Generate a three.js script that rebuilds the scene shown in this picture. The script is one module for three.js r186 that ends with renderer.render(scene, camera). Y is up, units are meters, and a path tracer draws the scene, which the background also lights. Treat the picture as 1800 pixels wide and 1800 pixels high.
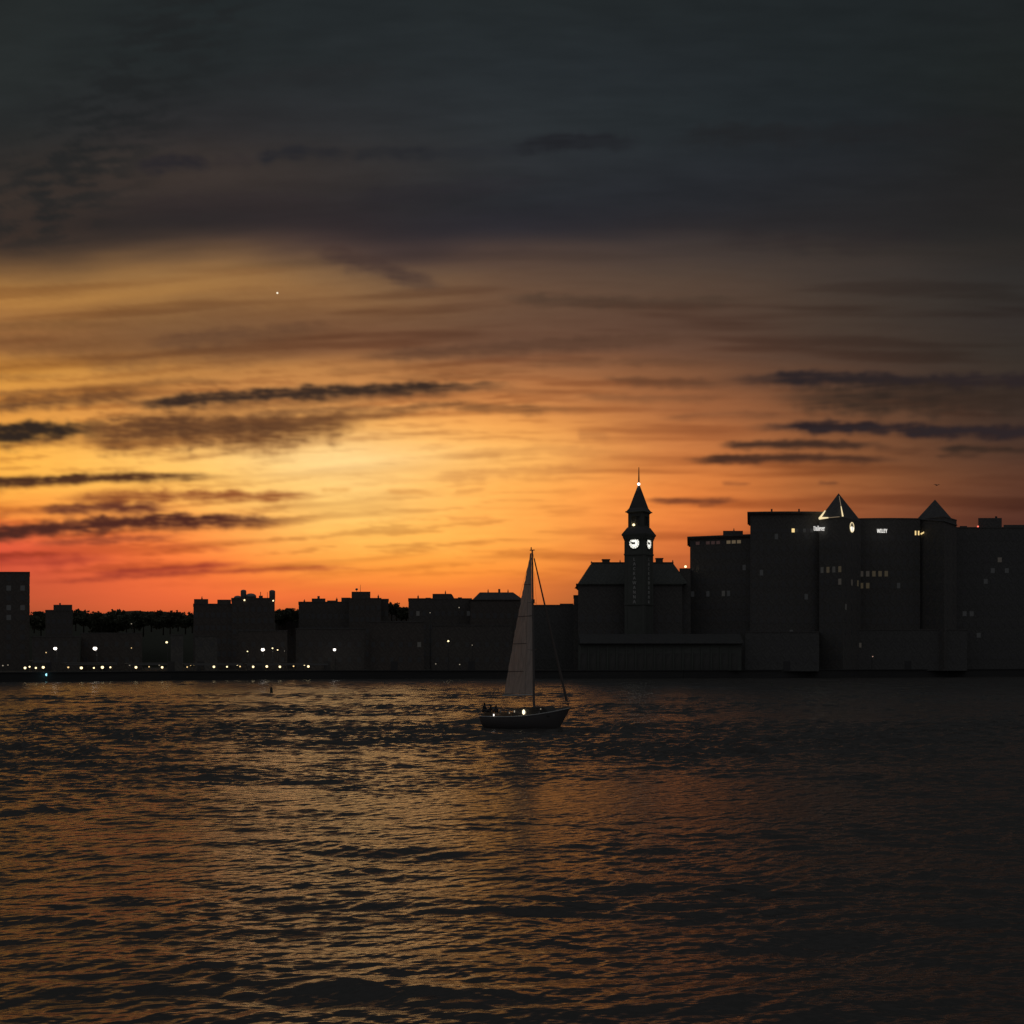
import * as THREE from 'three';
import { mergeGeometries, mergeVertices } from 'three/addons/utils/BufferGeometryUtils.js';
import { MarchingCubes } from 'three/addons/objects/MarchingCubes.js';
import { RoundedBoxGeometry } from 'three/addons/geometries/RoundedBoxGeometry.js';
import { TextGeometry } from 'three/addons/geometries/TextGeometry.js';
import { FontLoader } from 'three/addons/loaders/FontLoader.js';
import { createNoise2D, createNoise3D } from 'simplex-noise';

// ------------------------------------------------------------------ camera, sky, sun, exposure
const EYE = 6.7, FOCAL = 2228, HORIZON = 1156;             // eye height (m); focal length and horizon row on an 1800-pixel frame
const scene = new THREE.Scene();
const camera = new THREE.PerspectiveCamera(2 * Math.atan(900 / FOCAL) * 180 / Math.PI, 1, 0.5, 6000);
camera.position.set(0, EYE, 0);
camera.setViewOffset(1800, 1800, 0, 900 - HORIZON, 1800, 1800);   // a level camera with a raised lens
camera.updateMatrixWorld();
const renderer = new THREE.WebGLRenderer();
renderer.toneMapping = THREE.LinearToneMapping;
renderer.toneMappingExposure = 1;
renderer.shadowMap.enabled = true;

function rng(seed) { let s = seed >>> 0; return () => { s = (s + 0x6d2b79f5) | 0; let t = Math.imul(s ^ (s >>> 15), 1 | s); t = (t + Math.imul(t ^ (t >>> 7), 61 | t)) ^ t; return ((t ^ (t >>> 14)) >>> 0) / 4294967296; }; }
const n2 = createNoise2D(rng(11)), n3 = createNoise3D(rng(12)), n2b = createNoise2D(rng(13));
const fbm = (x, y, o = 4) => { let s = 0, a = 0.5; for (let i = 0; i < o; i++) { s += a * n2(x, y); x = x * 2.03 + 7.1; y = y * 2.03 - 3.7; a *= 0.5; } return s; };
const sstep = (a, b, x) => { const t = Math.min(1, Math.max(0, (x - a) / (b - a))); return t * t * (3 - 2 * t); };
const lin = (c) => { c /= 255; return c <= 0.04045 ? c / 12.92 : Math.pow((c + 0.055) / 1.055, 2.4); };

function makeSky() {
  const W = 4096, Hh = 2048, data = new Float32Array(W * Hh * 4);
  // colours of the open air between the clouds: columns are directions from left to right, rows from high to low
  const cx = [0, 300, 600, 900, 1200, 1500, 1800];
  const rows = [
    [0, [36, 40, 40], [35, 40, 41], [35, 40, 42], [35, 40, 42], [33, 38, 40], [31, 36, 38], [30, 34, 35]],
    [120, [39, 43, 43], [36, 40, 41], [38, 42, 44], [38, 43, 46], [35, 40, 43], [32, 37, 39], [31, 35, 35]],
    [220, [40, 42, 42], [43, 42, 43], [43, 44, 46], [42, 46, 49], [37, 42, 45], [33, 37, 40], [31, 33, 33]],
    [300, [50, 45, 42], [58, 50, 46], [51, 47, 46], [43, 45, 48], [38, 41, 45], [35, 37, 40], [33, 33, 33]],
    [360, [56, 47, 42], [52, 45, 43], [46, 42, 43], [40, 41, 45], [38, 39, 43], [37, 37, 39], [35, 34, 34]],
    [410, [56, 46, 41], [47, 41, 40], [50, 43, 44], [46, 43, 47], [45, 42, 44], [41, 39, 40], [37, 36, 35]],
    [450, [66, 52, 43], [84, 65, 51], [78, 61, 54], [75, 60, 54], [66, 56, 52], [54, 48, 45], [43, 40, 38]],
    [490, [122, 88, 55], [146, 106, 64], [122, 91, 63], [96, 73, 58], [80, 64, 54], [62, 53, 48], [46, 43, 41]],
    [530, [172, 120, 63], [160, 114, 64], [134, 96, 62], [105, 77, 58], [88, 67, 54], [66, 55, 48], [49, 45, 42]],
    [570, [152, 103, 58], [129, 91, 57], [120, 84, 57], [103, 74, 56], [90, 66, 53], [68, 55, 47], [51, 45, 42]],
    [610, [152, 101, 58], [128, 88, 55], [126, 85, 57], [114, 78, 57], [100, 70, 54], [72, 56, 47], [53, 46, 41]],
    [650, [210, 146, 65], [182, 124, 65], [184, 124, 70], [162, 106, 66], [122, 81, 56], [82, 60, 48], [56, 47, 41]],
    [700, [215, 145, 66], [205, 139, 74], [212, 143, 80], [205, 133, 74], [152, 95, 59], [104, 70, 50], [60, 48, 41]],
    [750, [236, 160, 70], [240, 167, 85], [244, 178, 98], [238, 161, 83], [180, 110, 63], [120, 77, 51], [66, 49, 41]],
    [800, [251, 177, 74], [254, 193, 103], [255, 209, 136], [252, 182, 97], [204, 123, 66], [134, 83, 51], [80, 54, 42]],
    [850, [252, 177, 74], [254, 188, 93], [255, 202, 120], [254, 176, 87], [224, 130, 63], [150, 89, 51], [90, 56, 41]],
    [900, [250, 150, 63], [254, 171, 83], [255, 196, 106], [255, 171, 81], [227, 126, 60], [148, 83, 49], [86, 51, 39]],
    [950, [228, 94, 59], [251, 136, 65], [255, 181, 86], [254, 166, 74], [212, 112, 56], [132, 70, 44], [80, 46, 37]],
    [1000, [208, 84, 57], [242, 115, 58], [252, 152, 63], [248, 145, 59], [184, 94, 51], [115, 60, 42], [74, 45, 36]],
    [1045, [192, 83, 52], [230, 103, 57], [237, 117, 56], [222, 118, 55], [150, 79, 46], [100, 52, 40], [68, 43, 35]],
    [1080, [170, 77, 49], [205, 92, 52], [205, 100, 51], [190, 99, 49], [128, 71, 42], [90, 49, 38], [64, 42, 35]],
    [1156, [130, 55, 46], [150, 60, 48], [150, 60, 48], [140, 58, 46], [105, 50, 42], [78, 44, 38], [58, 40, 36]],
  ];
  const ys = rows.map((r) => r[0]), tab = rows.map((r) => r.slice(1));
  const cr = (a, b, c, d, t) => b + 0.5 * t * (c - a + t * (2 * a - 5 * b + 4 * c - d + t * (3 * (b - c) + d - a)));
  const base = (px, py, out) => {
    const u = Math.min(5.9999, Math.max(0, px / 300)), i = Math.floor(u), fu = u - i;
    let j = 0; const y = Math.min(1155.99, Math.max(0, py));
    while (ys[j + 1] <= y) j++;
    const fv = (y - ys[j]) / (ys[j + 1] - ys[j]), R = (k) => tab[Math.min(tab.length - 1, Math.max(0, k))], C = (k) => Math.min(6, Math.max(0, k));
    for (let c = 0; c < 3; c++) {
      const v = []; for (let k = -1; k < 3; k++) { const r = R(j + k); v.push(cr(r[C(i - 1)][c], r[i][c], r[C(i + 1)][c], r[C(i + 2)][c], fu)); }
      out[c] = Math.max(20, cr(v[0], v[1], v[2], v[3], fv));
    }
  };
  // streaks of cloud: points along the streak, half thickness, cover, colour
  const D0 = [50, 42, 40], BR = [104, 70, 47], RD = [96, 46, 40];
  const streaks = [
    [[-260, 775, -60, 764, 60, 757, 230, 747], 18, 1.25, [46, 38, 35]], [[110, 762, 300, 752, 480, 757, 700, 726], 27, 0.95, [108, 72, 47]], [[210, 748, 420, 744, 600, 738], 15, 0.6, [78, 53, 41]],
    [[-200, 726, 120, 702, 330, 688], 12, 0.8, [104, 70, 47]], [[200, 713, 330, 702, 480, 691, 650, 684, 940, 675], 11, 1.1, [56, 44, 40]], [[180, 735, 380, 722, 620, 716], 10, 0.3, BR],
    [[470, 742, 650, 729, 760, 712, 880, 717, 1090, 721], 8, 0.6, [104, 70, 48]], [[100, 684, 240, 676, 330, 668, 440, 676], 6, 0.45, [110, 74, 48]],
    [[240, 604, 420, 586, 620, 572], 13, 0.5, [92, 66, 52]], [[600, 628, 900, 609, 1100, 598, 1290, 590], 12, 0.5, [78, 57, 48]], [[120, 640, 330, 628, 560, 618], 16, 0.34, [104, 72, 52]],
    [[860, 522, 1100, 530, 1370, 526], 10, 0.42, [64, 53, 48]], [[-60, 574, 120, 569, 260, 574], 9, 0.36, [108, 76, 50]], [[-80, 600, 80, 605, 260, 600], 18, 0.4, [112, 78, 50]],
    [[540, 655, 760, 646, 980, 652], 7, 0.28, [120, 80, 52]], [[640, 664, 820, 660, 920, 662], 5, 0.25, BR],
    [[-260, 862, 0, 847, 200, 838, 430, 836], 8, 1.15, [74, 48, 36]], [[90, 877, 330, 870, 600, 872], 10, 0.9, [140, 80, 48]], [[60, 896, 200, 891, 320, 893], 9, 1.0, [100, 56, 44]],
    [[-260, 960, 60, 930, 160, 921, 300, 914, 580, 915], 12, 1.15, [76, 42, 38]], [[40, 956, 200, 948, 340, 943], 6, 0.62, [120, 56, 44]], [[-80, 980, 60, 985, 220, 980], 10, 0.4, [140, 50, 46]],
    [[150, 1010, 300, 1000, 450, 988], 7, 0.62, [140, 52, 46]], [[40, 1026, 330, 1007, 500, 1000, 700, 996], 4, 0.5, [140, 55, 46]], [[260, 962, 340, 960, 420, 968], 5, 0.3, [170, 75, 50]],
    [[-60, 905, 60, 899, 120, 896], 5, 0.4, [140, 75, 45]],
    [[1250, 668, 1440, 663, 1620, 668, 1860, 668, 2300, 680], 12, 1.15, [42, 37, 37]], [[1330, 698, 1600, 693, 1860, 698, 2300, 700], 26, 0.75, [48, 40, 38]], [[1440, 722, 1560, 716, 1700, 726], 7, 0.4, [62, 48, 42]],
    [[1290, 752, 1480, 749, 1660, 756, 1860, 759, 2300, 770], 10, 1.25, [40, 34, 35]], [[1255, 782, 1400, 780, 1580, 782], 7, 1.1, [62, 45, 40]], [[1530, 786, 1600, 792, 1640, 786], 6, 0.4, [84, 56, 44]],
    [[1190, 808, 1400, 803, 1610, 808], 7, 1.0, [72, 48, 40]], [[1640, 788, 1720, 788, 1860, 794], 6, 0.9, [52, 41, 38]], [[1640, 801, 1690, 800, 1735, 802], 4, 0.6, [60, 44, 39]],
    [[1130, 879, 1220, 880, 1310, 880], 5, 0.75, [96, 54, 42]], [[1225, 888, 1262, 886], 4, 0.4, [120, 66, 46]], [[1265, 848, 1325, 850], 4, 0.42, [110, 64, 46]], [[1435, 849, 1478, 848], 3, 0.6, [76, 50, 42]],
    [[1050, 664, 1130, 670, 1290, 674], 8, 0.4, [78, 56, 46]], [[780, 912, 880, 910], 3, 0.35, [190, 110, 60]], [[560, 862, 625, 860], 4, 0.35, [200, 135, 70]], [[675, 862, 770, 866], 4, 0.35, [200, 130, 66]], [[795, 864, 860, 859], 4, 0.35, [180, 115, 62]],
    [[740, 838, 920, 828, 1110, 822], 9, 0.3, [160, 100, 60]], [[760, 800, 980, 790, 1180, 800], 8, 0.22, [150, 95, 58]], [[1010, 760, 1080, 768], 8, 0.25, [140, 88, 58]],
    [[230, 290, 320, 282, 385, 290], 14, 1.0, [40, 40, 42]], [[370, 285, 420, 280, 460, 284], 10, 0.3, [44, 42, 43]], [[440, 276, 520, 266, 630, 269], 11, 0.85, [36, 39, 42]], [[610, 275, 680, 266, 790, 270], 11, 0.7, [35, 39, 42]], [[730, 272, 840, 266, 960, 268], 10, 0.42, [37, 42, 46]],
    [[890, 258, 1010, 246, 1140, 250], 15, 0.9, [31, 35, 38]], [[1150, 250, 1280, 232, 1420, 236, 1860, 216], 20, 0.5, [31, 34, 35]], [[350, 145, 500, 132, 720, 118], 16, 0.45, [35, 39, 40]],
    [[540, 438, 650, 462, 800, 508], 17, 0.6, [66, 53, 48]], [[-150, 700, 40, 690, 200, 684], 6, 0.5, [120, 80, 50]], [[330, 716, 520, 706, 700, 704], 7, 0.5, [112, 76, 50]], [[560, 700, 700, 694, 830, 697], 6, 0.45, [120, 80, 54]], [[420, 728, 560, 722, 700, 716], 6, 0.5, [96, 66, 48]], [[-200, 668, -20, 664, 150, 658], 7, 0.4, [140, 95, 55]], [[720, 690, 860, 684, 1020, 690], 6, 0.35, [120, 80, 56]], [[0, 782, 120, 774, 260, 780, 380, 768], 8, 0.45, [140, 92, 52]], [[900, 640, 1100, 634, 1300, 640], 8, 0.35, [84, 60, 48]], [[1000, 695, 1180, 700, 1320, 694], 7, 0.3, [90, 62, 48]], [[1150, 735, 1290, 728, 1420, 734], 6, 0.3, [92, 62, 48]], [[200, 540, 420, 552, 640, 548], 9, 0.25, [120, 84, 56]], [[200, 362, 400, 352, 640, 356], 16, 0.3, [44, 40, 41]], [[600, 350, 800, 330, 1000, 318], 18, 0.35, [38, 38, 42]], [[1240, 418, 1480, 424, 1700, 410], 16, 0.3, [38, 36, 37]],
  ].map(([p, h, op, col], k) => { const q = []; for (let i = 0; i < p.length; i += 2) q.push([p[i], p[i + 1]]); return { q, h, op, col: [col[0] + 2, col[1] - 1, col[2] - (col[0] > 45 && p[1] > 440 ? 5 : 0)], k, x0: q[0][0], x1: q[q.length - 1][0] }; });
  const yAt = (q, x) => {
    let i = 0; while (i < q.length - 2 && q[i + 1][0] <= x) i++;
    const t = (x - q[i][0]) / (q[i + 1][0] - q[i][0]), a = q[Math.max(0, i - 1)], b = q[i], c = q[i + 1], d = q[Math.min(q.length - 1, i + 2)];
    return cr(a[1], b[1], c[1], d[1], t);
  };
  const col = [0, 0, 0];
  const picture = (px, py) => {
    if (px < -320 || px > 2350 || py < -200) { base(px, py, col); const v = 1 + 0.07 * fbm(px / 420, py / 60, 3); for (let c = 0; c < 3; c++) col[c] *= v; return; }
    const tilt = px < 900 ? 0.055 * (px - 900) : -0.012 * (px - 900), sy = py + tilt * sstep(300, 900, 1156 - Math.abs(py - 650));
    const w1 = fbm(px / 420, sy / 60, 3) * 11 * sstep(200, 500, py) + (13 * fbm(px / 420 + 31, py / 240, 2) - 14 * Math.exp(-(((px - 420) / 190) ** 2)) + 16 * Math.exp(-(((px - 700) / 110) ** 2)) - 10) * -sstep(330, 430, py) * (1 - sstep(520, 600, py));
    base(px, py + w1, col);
    // thin layered streaks all over
    const mid = sstep(380, 560, py) * (1 - sstep(960, 1060, py));
    const s1 = fbm(px / 330 + 3, sy / 20 - 9, 4), s2 = fbm(px / 120 - 5, sy / 11 + 2, 3), s3 = fbm(px / 900 + 8, sy / 46, 3);
    const open = 1 - 0.65 * sstep(0, 1, 1 - Math.hypot((px - 680) / 520, (py - 830) / 130));   // few clouds where the glow is clearest
    const wisp = (1 - 0.65 * sstep(850, 1150, px)) * sstep(0.04, 0.5, s1 + 0.35 * s2) * (0.05 + 0.13 * sstep(600, 700, py)), veil = sstep(0.02, 0.5, s3) * 0.17;
    let dim = 1.025 - mid * open * (wisp + veil) + mid * 0.04 * s2;
    const up = 1 - sstep(330, 470, py);
    dim *= 1 + up * (0.07 * fbm(px / 260, sy / 46, 4) + 0.03 * s2);
    for (let c = 0; c < 3; c++) col[c] *= Math.pow(dim, py > 470 ? [0.85, 1.1, 1.15][c] : 1);
    // the ribbed dark bank high on the left
    const bx = 330 - (py * 0.78), bank = sstep(210, 20, Math.abs(px - bx - 20)) * sstep(470, 380, py);
    if (bank > 0) {
      const rib = sstep(-0.28, 0.34, 0.8 * fbm(px / 110 + 20, (py + 0.12 * px) / 18, 3) + 0.6 * fbm(px / 130, py / 70 + 4, 2)) * bank * 0.7;
      for (let c = 0; c < 3; c++) col[c] += (([32, 34, 35])[c] - col[c]) * rib;
    }
    for (const s of streaks) {
      if (px < s.x0 || px > s.x1) continue;
      const t = (px - s.x0) / (s.x1 - s.x0), y0 = yAt(s.q, px) + 0.22 * s.h * fbm(px / 55 + s.k * 9, s.k * 3.3, 3);
      if (Math.abs(py - y0) > s.h * 4) continue;
      const ends = sstep(0, 0.16, t) * sstep(1, 0.72, t), body = 0.8 + 0.6 * fbm(px / 90 + s.k * 5, s.k * 7.7, 3);
      const rag = 0.55 * fbm(px / 58 + s.k, py / 20 + s.k * 1.7, 4) + 0.1 * fbm(px / 30, py / 12 + s.k, 2);
      let d = (py - y0) / (s.h * (0.55 + 0.6 * body) * (0.45 + 0.55 * ends)) + rag;
      d = d < 0 ? d * 1.25 : d * 0.86;
      const o = Math.min(1, s.op * ends * Math.min(1.15, 0.62 + body * 0.5) * Math.exp(-Math.pow(Math.abs(d), 3)) * (0.9 + 0.55 * fbm(px / 170 + s.k, (py + 0.05 * px) / 7 + s.k, 3)));
      if (o <= 0) continue;
      for (let c = 0; c < 3; c++) col[c] += (s.col[c] - col[c]) * o;
    }
  };
  // the rest of the dusk sky, away from the sunset
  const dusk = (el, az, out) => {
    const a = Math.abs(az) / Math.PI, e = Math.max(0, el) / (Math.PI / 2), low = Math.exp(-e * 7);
    const v = 0.03 + 0.062 * sstep(0.16, 0.9, el) + 0.004 * a;     // dim low down; overhead, out of view, brightened as fill for the facades
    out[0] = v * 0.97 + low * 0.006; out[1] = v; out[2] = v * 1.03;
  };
  const far = [0, 0, 0];
  for (let r = 0; r < Hh; r++) {
    const el = ((r + 0.5) / Hh - 0.5) * Math.PI, ce = Math.cos(el), te = Math.tan(el);
    for (let c = 0; c < W; c++) {
      let az = ((c + 0.5) / W - 0.5) * 2 * Math.PI + Math.PI / 2; if (az > Math.PI) az -= 2 * Math.PI;
      const o = (r * W + c) * 4; data[o + 3] = 1;
      if (el < -0.02) { data[o] = 0.02; data[o + 1] = 0.017; data[o + 2] = 0.016; continue; }
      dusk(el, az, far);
      const aa = Math.abs(az) * 180 / Math.PI, w = (1 - sstep(23, 80, aa)) * (1 - sstep(30, 62, el * 180 / Math.PI));
      if (w > 0) {
        const ca = Math.cos(az), px = 900 + FOCAL * Math.tan(az), py = HORIZON - FOCAL * te / ca;
        picture(px, py);
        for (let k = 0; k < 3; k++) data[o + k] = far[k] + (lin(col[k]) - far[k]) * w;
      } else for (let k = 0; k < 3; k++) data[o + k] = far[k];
    }
  }
  const t = new THREE.DataTexture(data, W, Hh, THREE.RGBAFormat, THREE.FloatType);
  t.mapping = THREE.EquirectangularReflectionMapping; t.magFilter = THREE.LinearFilter; t.needsUpdate = true;
  return t;
}
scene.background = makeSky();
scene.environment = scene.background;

const sun = new THREE.DirectionalLight(new THREE.Color(1.0, 0.62, 0.34), 0.015);   // the last light of a sun behind the haze
const sunAz = Math.atan((640 - 900) / FOCAL), sunEl = 0.075;
sun.position.set(Math.sin(sunAz) * 800, Math.sin(sunEl) * 800, -Math.cos(sunAz) * 800);
sun.target.position.set(0, 0, -120);
sun.castShadow = true; sun.shadow.radius = 22; sun.shadow.mapSize.set(2048, 2048);
Object.assign(sun.shadow.camera, { left: -400, right: 400, top: 200, bottom: -100, near: 1, far: 2000 });
scene.add(sun, sun.target);

// ------------------------------------------------------------------ helpers
const V = (x, y, z) => new THREE.Vector3(x, y, z);
const at = (px, py, d) => V((px - 900) / FOCAL * d, EYE + (HORIZON - py) / FOCAL * d, -d);   // surveyed bearing, elevation and distance -> metres
const atX = (px, d) => (px - 900) / FOCAL * d, atY = (py, d) => EYE + (HORIZON - py) / FOCAL * d;
const taken = new Map();
function numbered(name) { const n = taken.get(name) ?? 0; taken.set(name, n + 1); return n ? `${name}_${String(n).padStart(3, '0')}` : name; }
function tag(o, label, category, group) { o.userData.label = label; o.userData.category = category; if (group) o.userData.group = group; return o; }
function thing(name, label, category, p = V(0, 0, 0), turn = 0, group) {
  const g = new THREE.Group(); g.name = numbered(name); g.position.copy(p); g.rotation.y = turn; scene.add(g);
  return tag(g, label, category, group);
}
function part(parent, name, geo, mat, p) {
  const m = new THREE.Mesh(geo, mat); m.name = name; m.castShadow = m.receiveShadow = true;
  if (p) m.position.copy(p); parent.add(m); return m;
}
function structure(name, geo, mat) { const m = new THREE.Mesh(geo, mat); m.name = name; m.castShadow = m.receiveShadow = true; m.userData.kind = 'structure'; scene.add(m); return m; }
const box = (w, h, d, x = 0, y = 0, z = 0) => new THREE.BoxGeometry(w, h, d).translate(x, y, z);
const cyl = (r0, r1, h, x = 0, y = 0, z = 0, n = 16) => new THREE.CylinderGeometry(r0, r1, h, n).translate(x, y, z);
function rod(a, b, r, r2 = r, n = 8) {
  const d = b.clone().sub(a), g = new THREE.CylinderGeometry(r2, r, d.length(), n);
  g.applyQuaternion(new THREE.Quaternion().setFromUnitVectors(V(0, 1, 0), d.clone().normalize()));
  return g.translate((a.x + b.x) / 2, (a.y + b.y) / 2, (a.z + b.z) / 2);
}
const merge = (list) => mergeGeometries(list.map((g) => { const q = g.index ? g.toNonIndexed() : g; for (const k of Object.keys(q.attributes)) if (!['position', 'normal', 'uv'].includes(k)) q.deleteAttribute(k); return q; }));

// ------------------------------------------------------------------ materials
function grainTexture(seed, lo, hi, sx, sy, size = 256) {
  const f = createNoise2D(rng(seed)), d = new Uint8Array(size * size * 4), R = rng(seed + 1);
  for (let y = 0; y < size; y++) for (let x = 0; x < size; x++) {
    const a = x / size * Math.PI * 2, b = y / size * Math.PI * 2;
    let s = 0, k = 0.5, q = 1; for (let o = 0; o < 4; o++) { s += k * f(Math.cos(a) * sx * q + Math.sin(b) * sy * q * 0.7 + o * 9, Math.sin(a) * sx * q + Math.cos(b) * sy * q + o * 5); k *= 0.55; q *= 2; }
    const v = Math.max(0, Math.min(255, (lo + (hi - lo) * (0.5 + 0.5 * s)) * 255 + (R() - 0.5) * 16)), i = (y * size + x) * 4;
    d[i] = d[i + 1] = d[i + 2] = v; d[i + 3] = 255;
  }
  const t = new THREE.DataTexture(d, size, size); t.wrapS = t.wrapT = THREE.RepeatWrapping; t.magFilter = THREE.LinearFilter; t.colorSpace = THREE.SRGBColorSpace; t.needsUpdate = true; return t;
}
const grain = grainTexture(31, 0.72, 1.0, 1.1, 1.3); grain.repeat.set(0.16, 0.16);
const mat = (r, g, b, rough = 0.85, extra = {}) => { const m = new THREE.MeshStandardMaterial({ roughness: rough, map: grain, ...extra }); m.color.setRGB(r, g, b); return m; };
const plain = (r, g, b, rough = 0.7, metal = 0) => { const m = new THREE.MeshStandardMaterial({ roughness: rough, metalness: metal }); m.color.setRGB(r, g, b); return m; };
const glow = (r, g, b, k) => { const m = new THREE.MeshStandardMaterial({ roughness: 0.4 }); m.color.setRGB(0.3, 0.3, 0.29); m.emissive.setRGB(r, g, b); m.emissiveIntensity = k; return m; };
const M = {
  brick: mat(0.25, 0.22, 0.2), brown: mat(0.24, 0.22, 0.205), stone: mat(0.25, 0.24, 0.23), concrete: mat(0.25, 0.25, 0.245), pale: mat(0.29, 0.28, 0.265),
  copper: mat(0.22, 0.235, 0.215, 0.85), slate: mat(0.17, 0.17, 0.175, 0.9), tar: mat(0.18, 0.18, 0.18), steel: plain(0.3, 0.3, 0.3, 0.5, 0.3), darkSteel: plain(0.12, 0.12, 0.125, 0.5, 0.3), wood: mat(0.2, 0.16, 0.12),
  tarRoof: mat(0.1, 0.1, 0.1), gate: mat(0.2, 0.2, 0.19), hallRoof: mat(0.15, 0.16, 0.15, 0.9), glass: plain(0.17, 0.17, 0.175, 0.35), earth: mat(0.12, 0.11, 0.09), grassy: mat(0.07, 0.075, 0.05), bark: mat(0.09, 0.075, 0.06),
  white: plain(0.75, 0.75, 0.73, 0.45), navy: plain(0.16, 0.15, 0.15, 0.5), teak: mat(0.26, 0.19, 0.13), alloy: plain(0.25, 0.25, 0.25, 0.4, 0.6),
  lampWhite: glow(1.0, 0.9, 0.8, 3), lampWarm: glow(1.0, 0.78, 0.42, 2.2), lampAmber: glow(1.0, 0.66, 0.28, 1.2), lampCyan: glow(0.35, 0.85, 1.0, 1.6), lampRed: glow(1.0, 0.16, 0.1, 1.6), lampDim: glow(0.9, 0.75, 0.55, 0.35),
};
const leafMat = new THREE.MeshPhysicalMaterial({ roughness: 0.9, transmission: 0.3, thickness: 0, side: THREE.DoubleSide }); leafMat.color.setRGB(0.11, 0.12, 0.075);

// ------------------------------------------------------------------ water
function waveSet() {
  const R = rng(77), list = [];
  const add = (n, l0, l1, slope, spread, dir) => { for (let i = 0; i < n; i++) { const L = l0 * Math.pow(l1 / l0, (i + R() * 0.9) / n), a = dir + (R() + R() + R() - 1.5) / 1.5 * spread; const k = 2 * Math.PI / L; list.push({ L, kx: k * Math.sin(a), kz: k * Math.cos(a), A: slope / k * (0.6 + 0.8 * R()), p: R() * 6.283, g: i % 3 }); } };
  add(5, 5.5, 11, 0.018, 0.7, 0.1); add(11, 2.2, 5, 0.036, 0.75, -0.15); add(16, 0.9, 2.1, 0.043, 0.85, 0.1); add(16, 0.36, 0.85, 0.040, 1.0, -0.05);
  return list;
}
const WAVES = waveSet();
function makeWater() {
  // a fan of rings about the landing where the viewer stands, finer close by
  const az = [], D2R = Math.PI / 180;
  for (let a = -88; a < -30; a += 1.2) az.push(a);
  for (let a = -30; a <= 30; a += 0.105) az.push(a);
  for (let a = 30.6; a <= 88; a += 1.2) az.push(a);
  const rr = []; let r = 3; while (r < 15) { rr.push(r); r *= 1.05; }
  while (r < 470) { rr.push(r); r += 0.052 * Math.pow(r / 24, 1.28); }
  rr.push(470, 520);
  const nA = az.length, nR = rr.length, pos = new Float32Array(nA * nR * 3), nor = new Float32Array(nA * nR * 3), uv = new Float32Array(nA * nR * 2), idx = [];
  for (let j = 0; j < nR; j++) {
    const rad = rr[j], dr = j + 1 < nR ? rr[j + 1] - rad : 50;
    for (let i = 0; i < nA; i++) {
      const a = az[i] * D2R, x = rad * Math.sin(a), z = -rad * Math.cos(a), da = (Math.abs(az[i]) > 30 ? 1.2 : 0.105) * D2R * rad;
      const g0 = 0.62 + 0.75 * n2(x / 17, z / 13) + 0.35 * n2(x / 52 + 9, z / 41), g1 = 0.75 + 0.6 * n2(x / 9 + 40, z / 7), g2 = 0.8 + 0.55 * n2b(x / 6 - 8, z / 6);
      const gust = 0.86 + 0.55 * n2b(x / 80, z / 60) + 0.22 * n2b(x / 28 + 3, z / 22);
      const G = [Math.max(0.15, g0) * gust, Math.max(0.15, g1) * gust, Math.max(0.2, g2) * gust];
      const wx = 1.1 * n2(x / 14 + 60, z / 14), wz = 1.1 * n2(x / 14, z / 14 + 80);
      const reach = 0.74 + 0.95 * sstep(24, 110, rad), short = 0.62 + 1.7 * sstep(20, 85, rad);   // near waves flattened, far ones steepened, to set how bright the reflections look
      let y = 0, sx = 0, sz = 0, ox = 0, oz = 0;
      for (const w of WAVES) {
        const fade = Math.min(1, Math.max(0, (w.L / Math.max(dr, da * 0.8) - 0.8) / 1)) * (w.L > 2.2 ? reach : short); if (fade <= 0) continue;
        const ph = w.kx * (x + wx) + w.kz * (z + wz) + w.p, c = Math.cos(ph), s = Math.sin(ph), A = w.A * G[w.g] * fade;
        y += A * c; sx -= A * s * w.kx; sz -= A * s * w.kz;
        const k = Math.hypot(w.kx, w.kz); ox -= 0.75 * A * s * w.kx / k; oz -= 0.75 * A * s * w.kz / k;
      }
      const o = (j * nA + i) * 3, l = 1 / Math.hypot(sx, 1, sz);
      const edge = rad < 15 || rad > 462 ? 0 : 1;
      pos[o] = x + ox * edge; pos[o + 1] = y; pos[o + 2] = z + oz * edge; nor[o] = -sx * l; nor[o + 1] = l; nor[o + 2] = -sz * l;
      uv[(j * nA + i) * 2] = x; uv[(j * nA + i) * 2 + 1] = -z;
      if (j + 1 < nR && i + 1 < nA) { const p = j * nA + i, q = p + nA; idx.push(p, p + 1, q + 1, p, q + 1, q); }
    }
  }
  const g = new THREE.BufferGeometry();
  g.setAttribute('position', new THREE.BufferAttribute(pos, 3)); g.setAttribute('normal', new THREE.BufferAttribute(nor, 3)); g.setAttribute('uv', new THREE.BufferAttribute(uv, 2)); g.setIndex(idx);
  return g;
}
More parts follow.
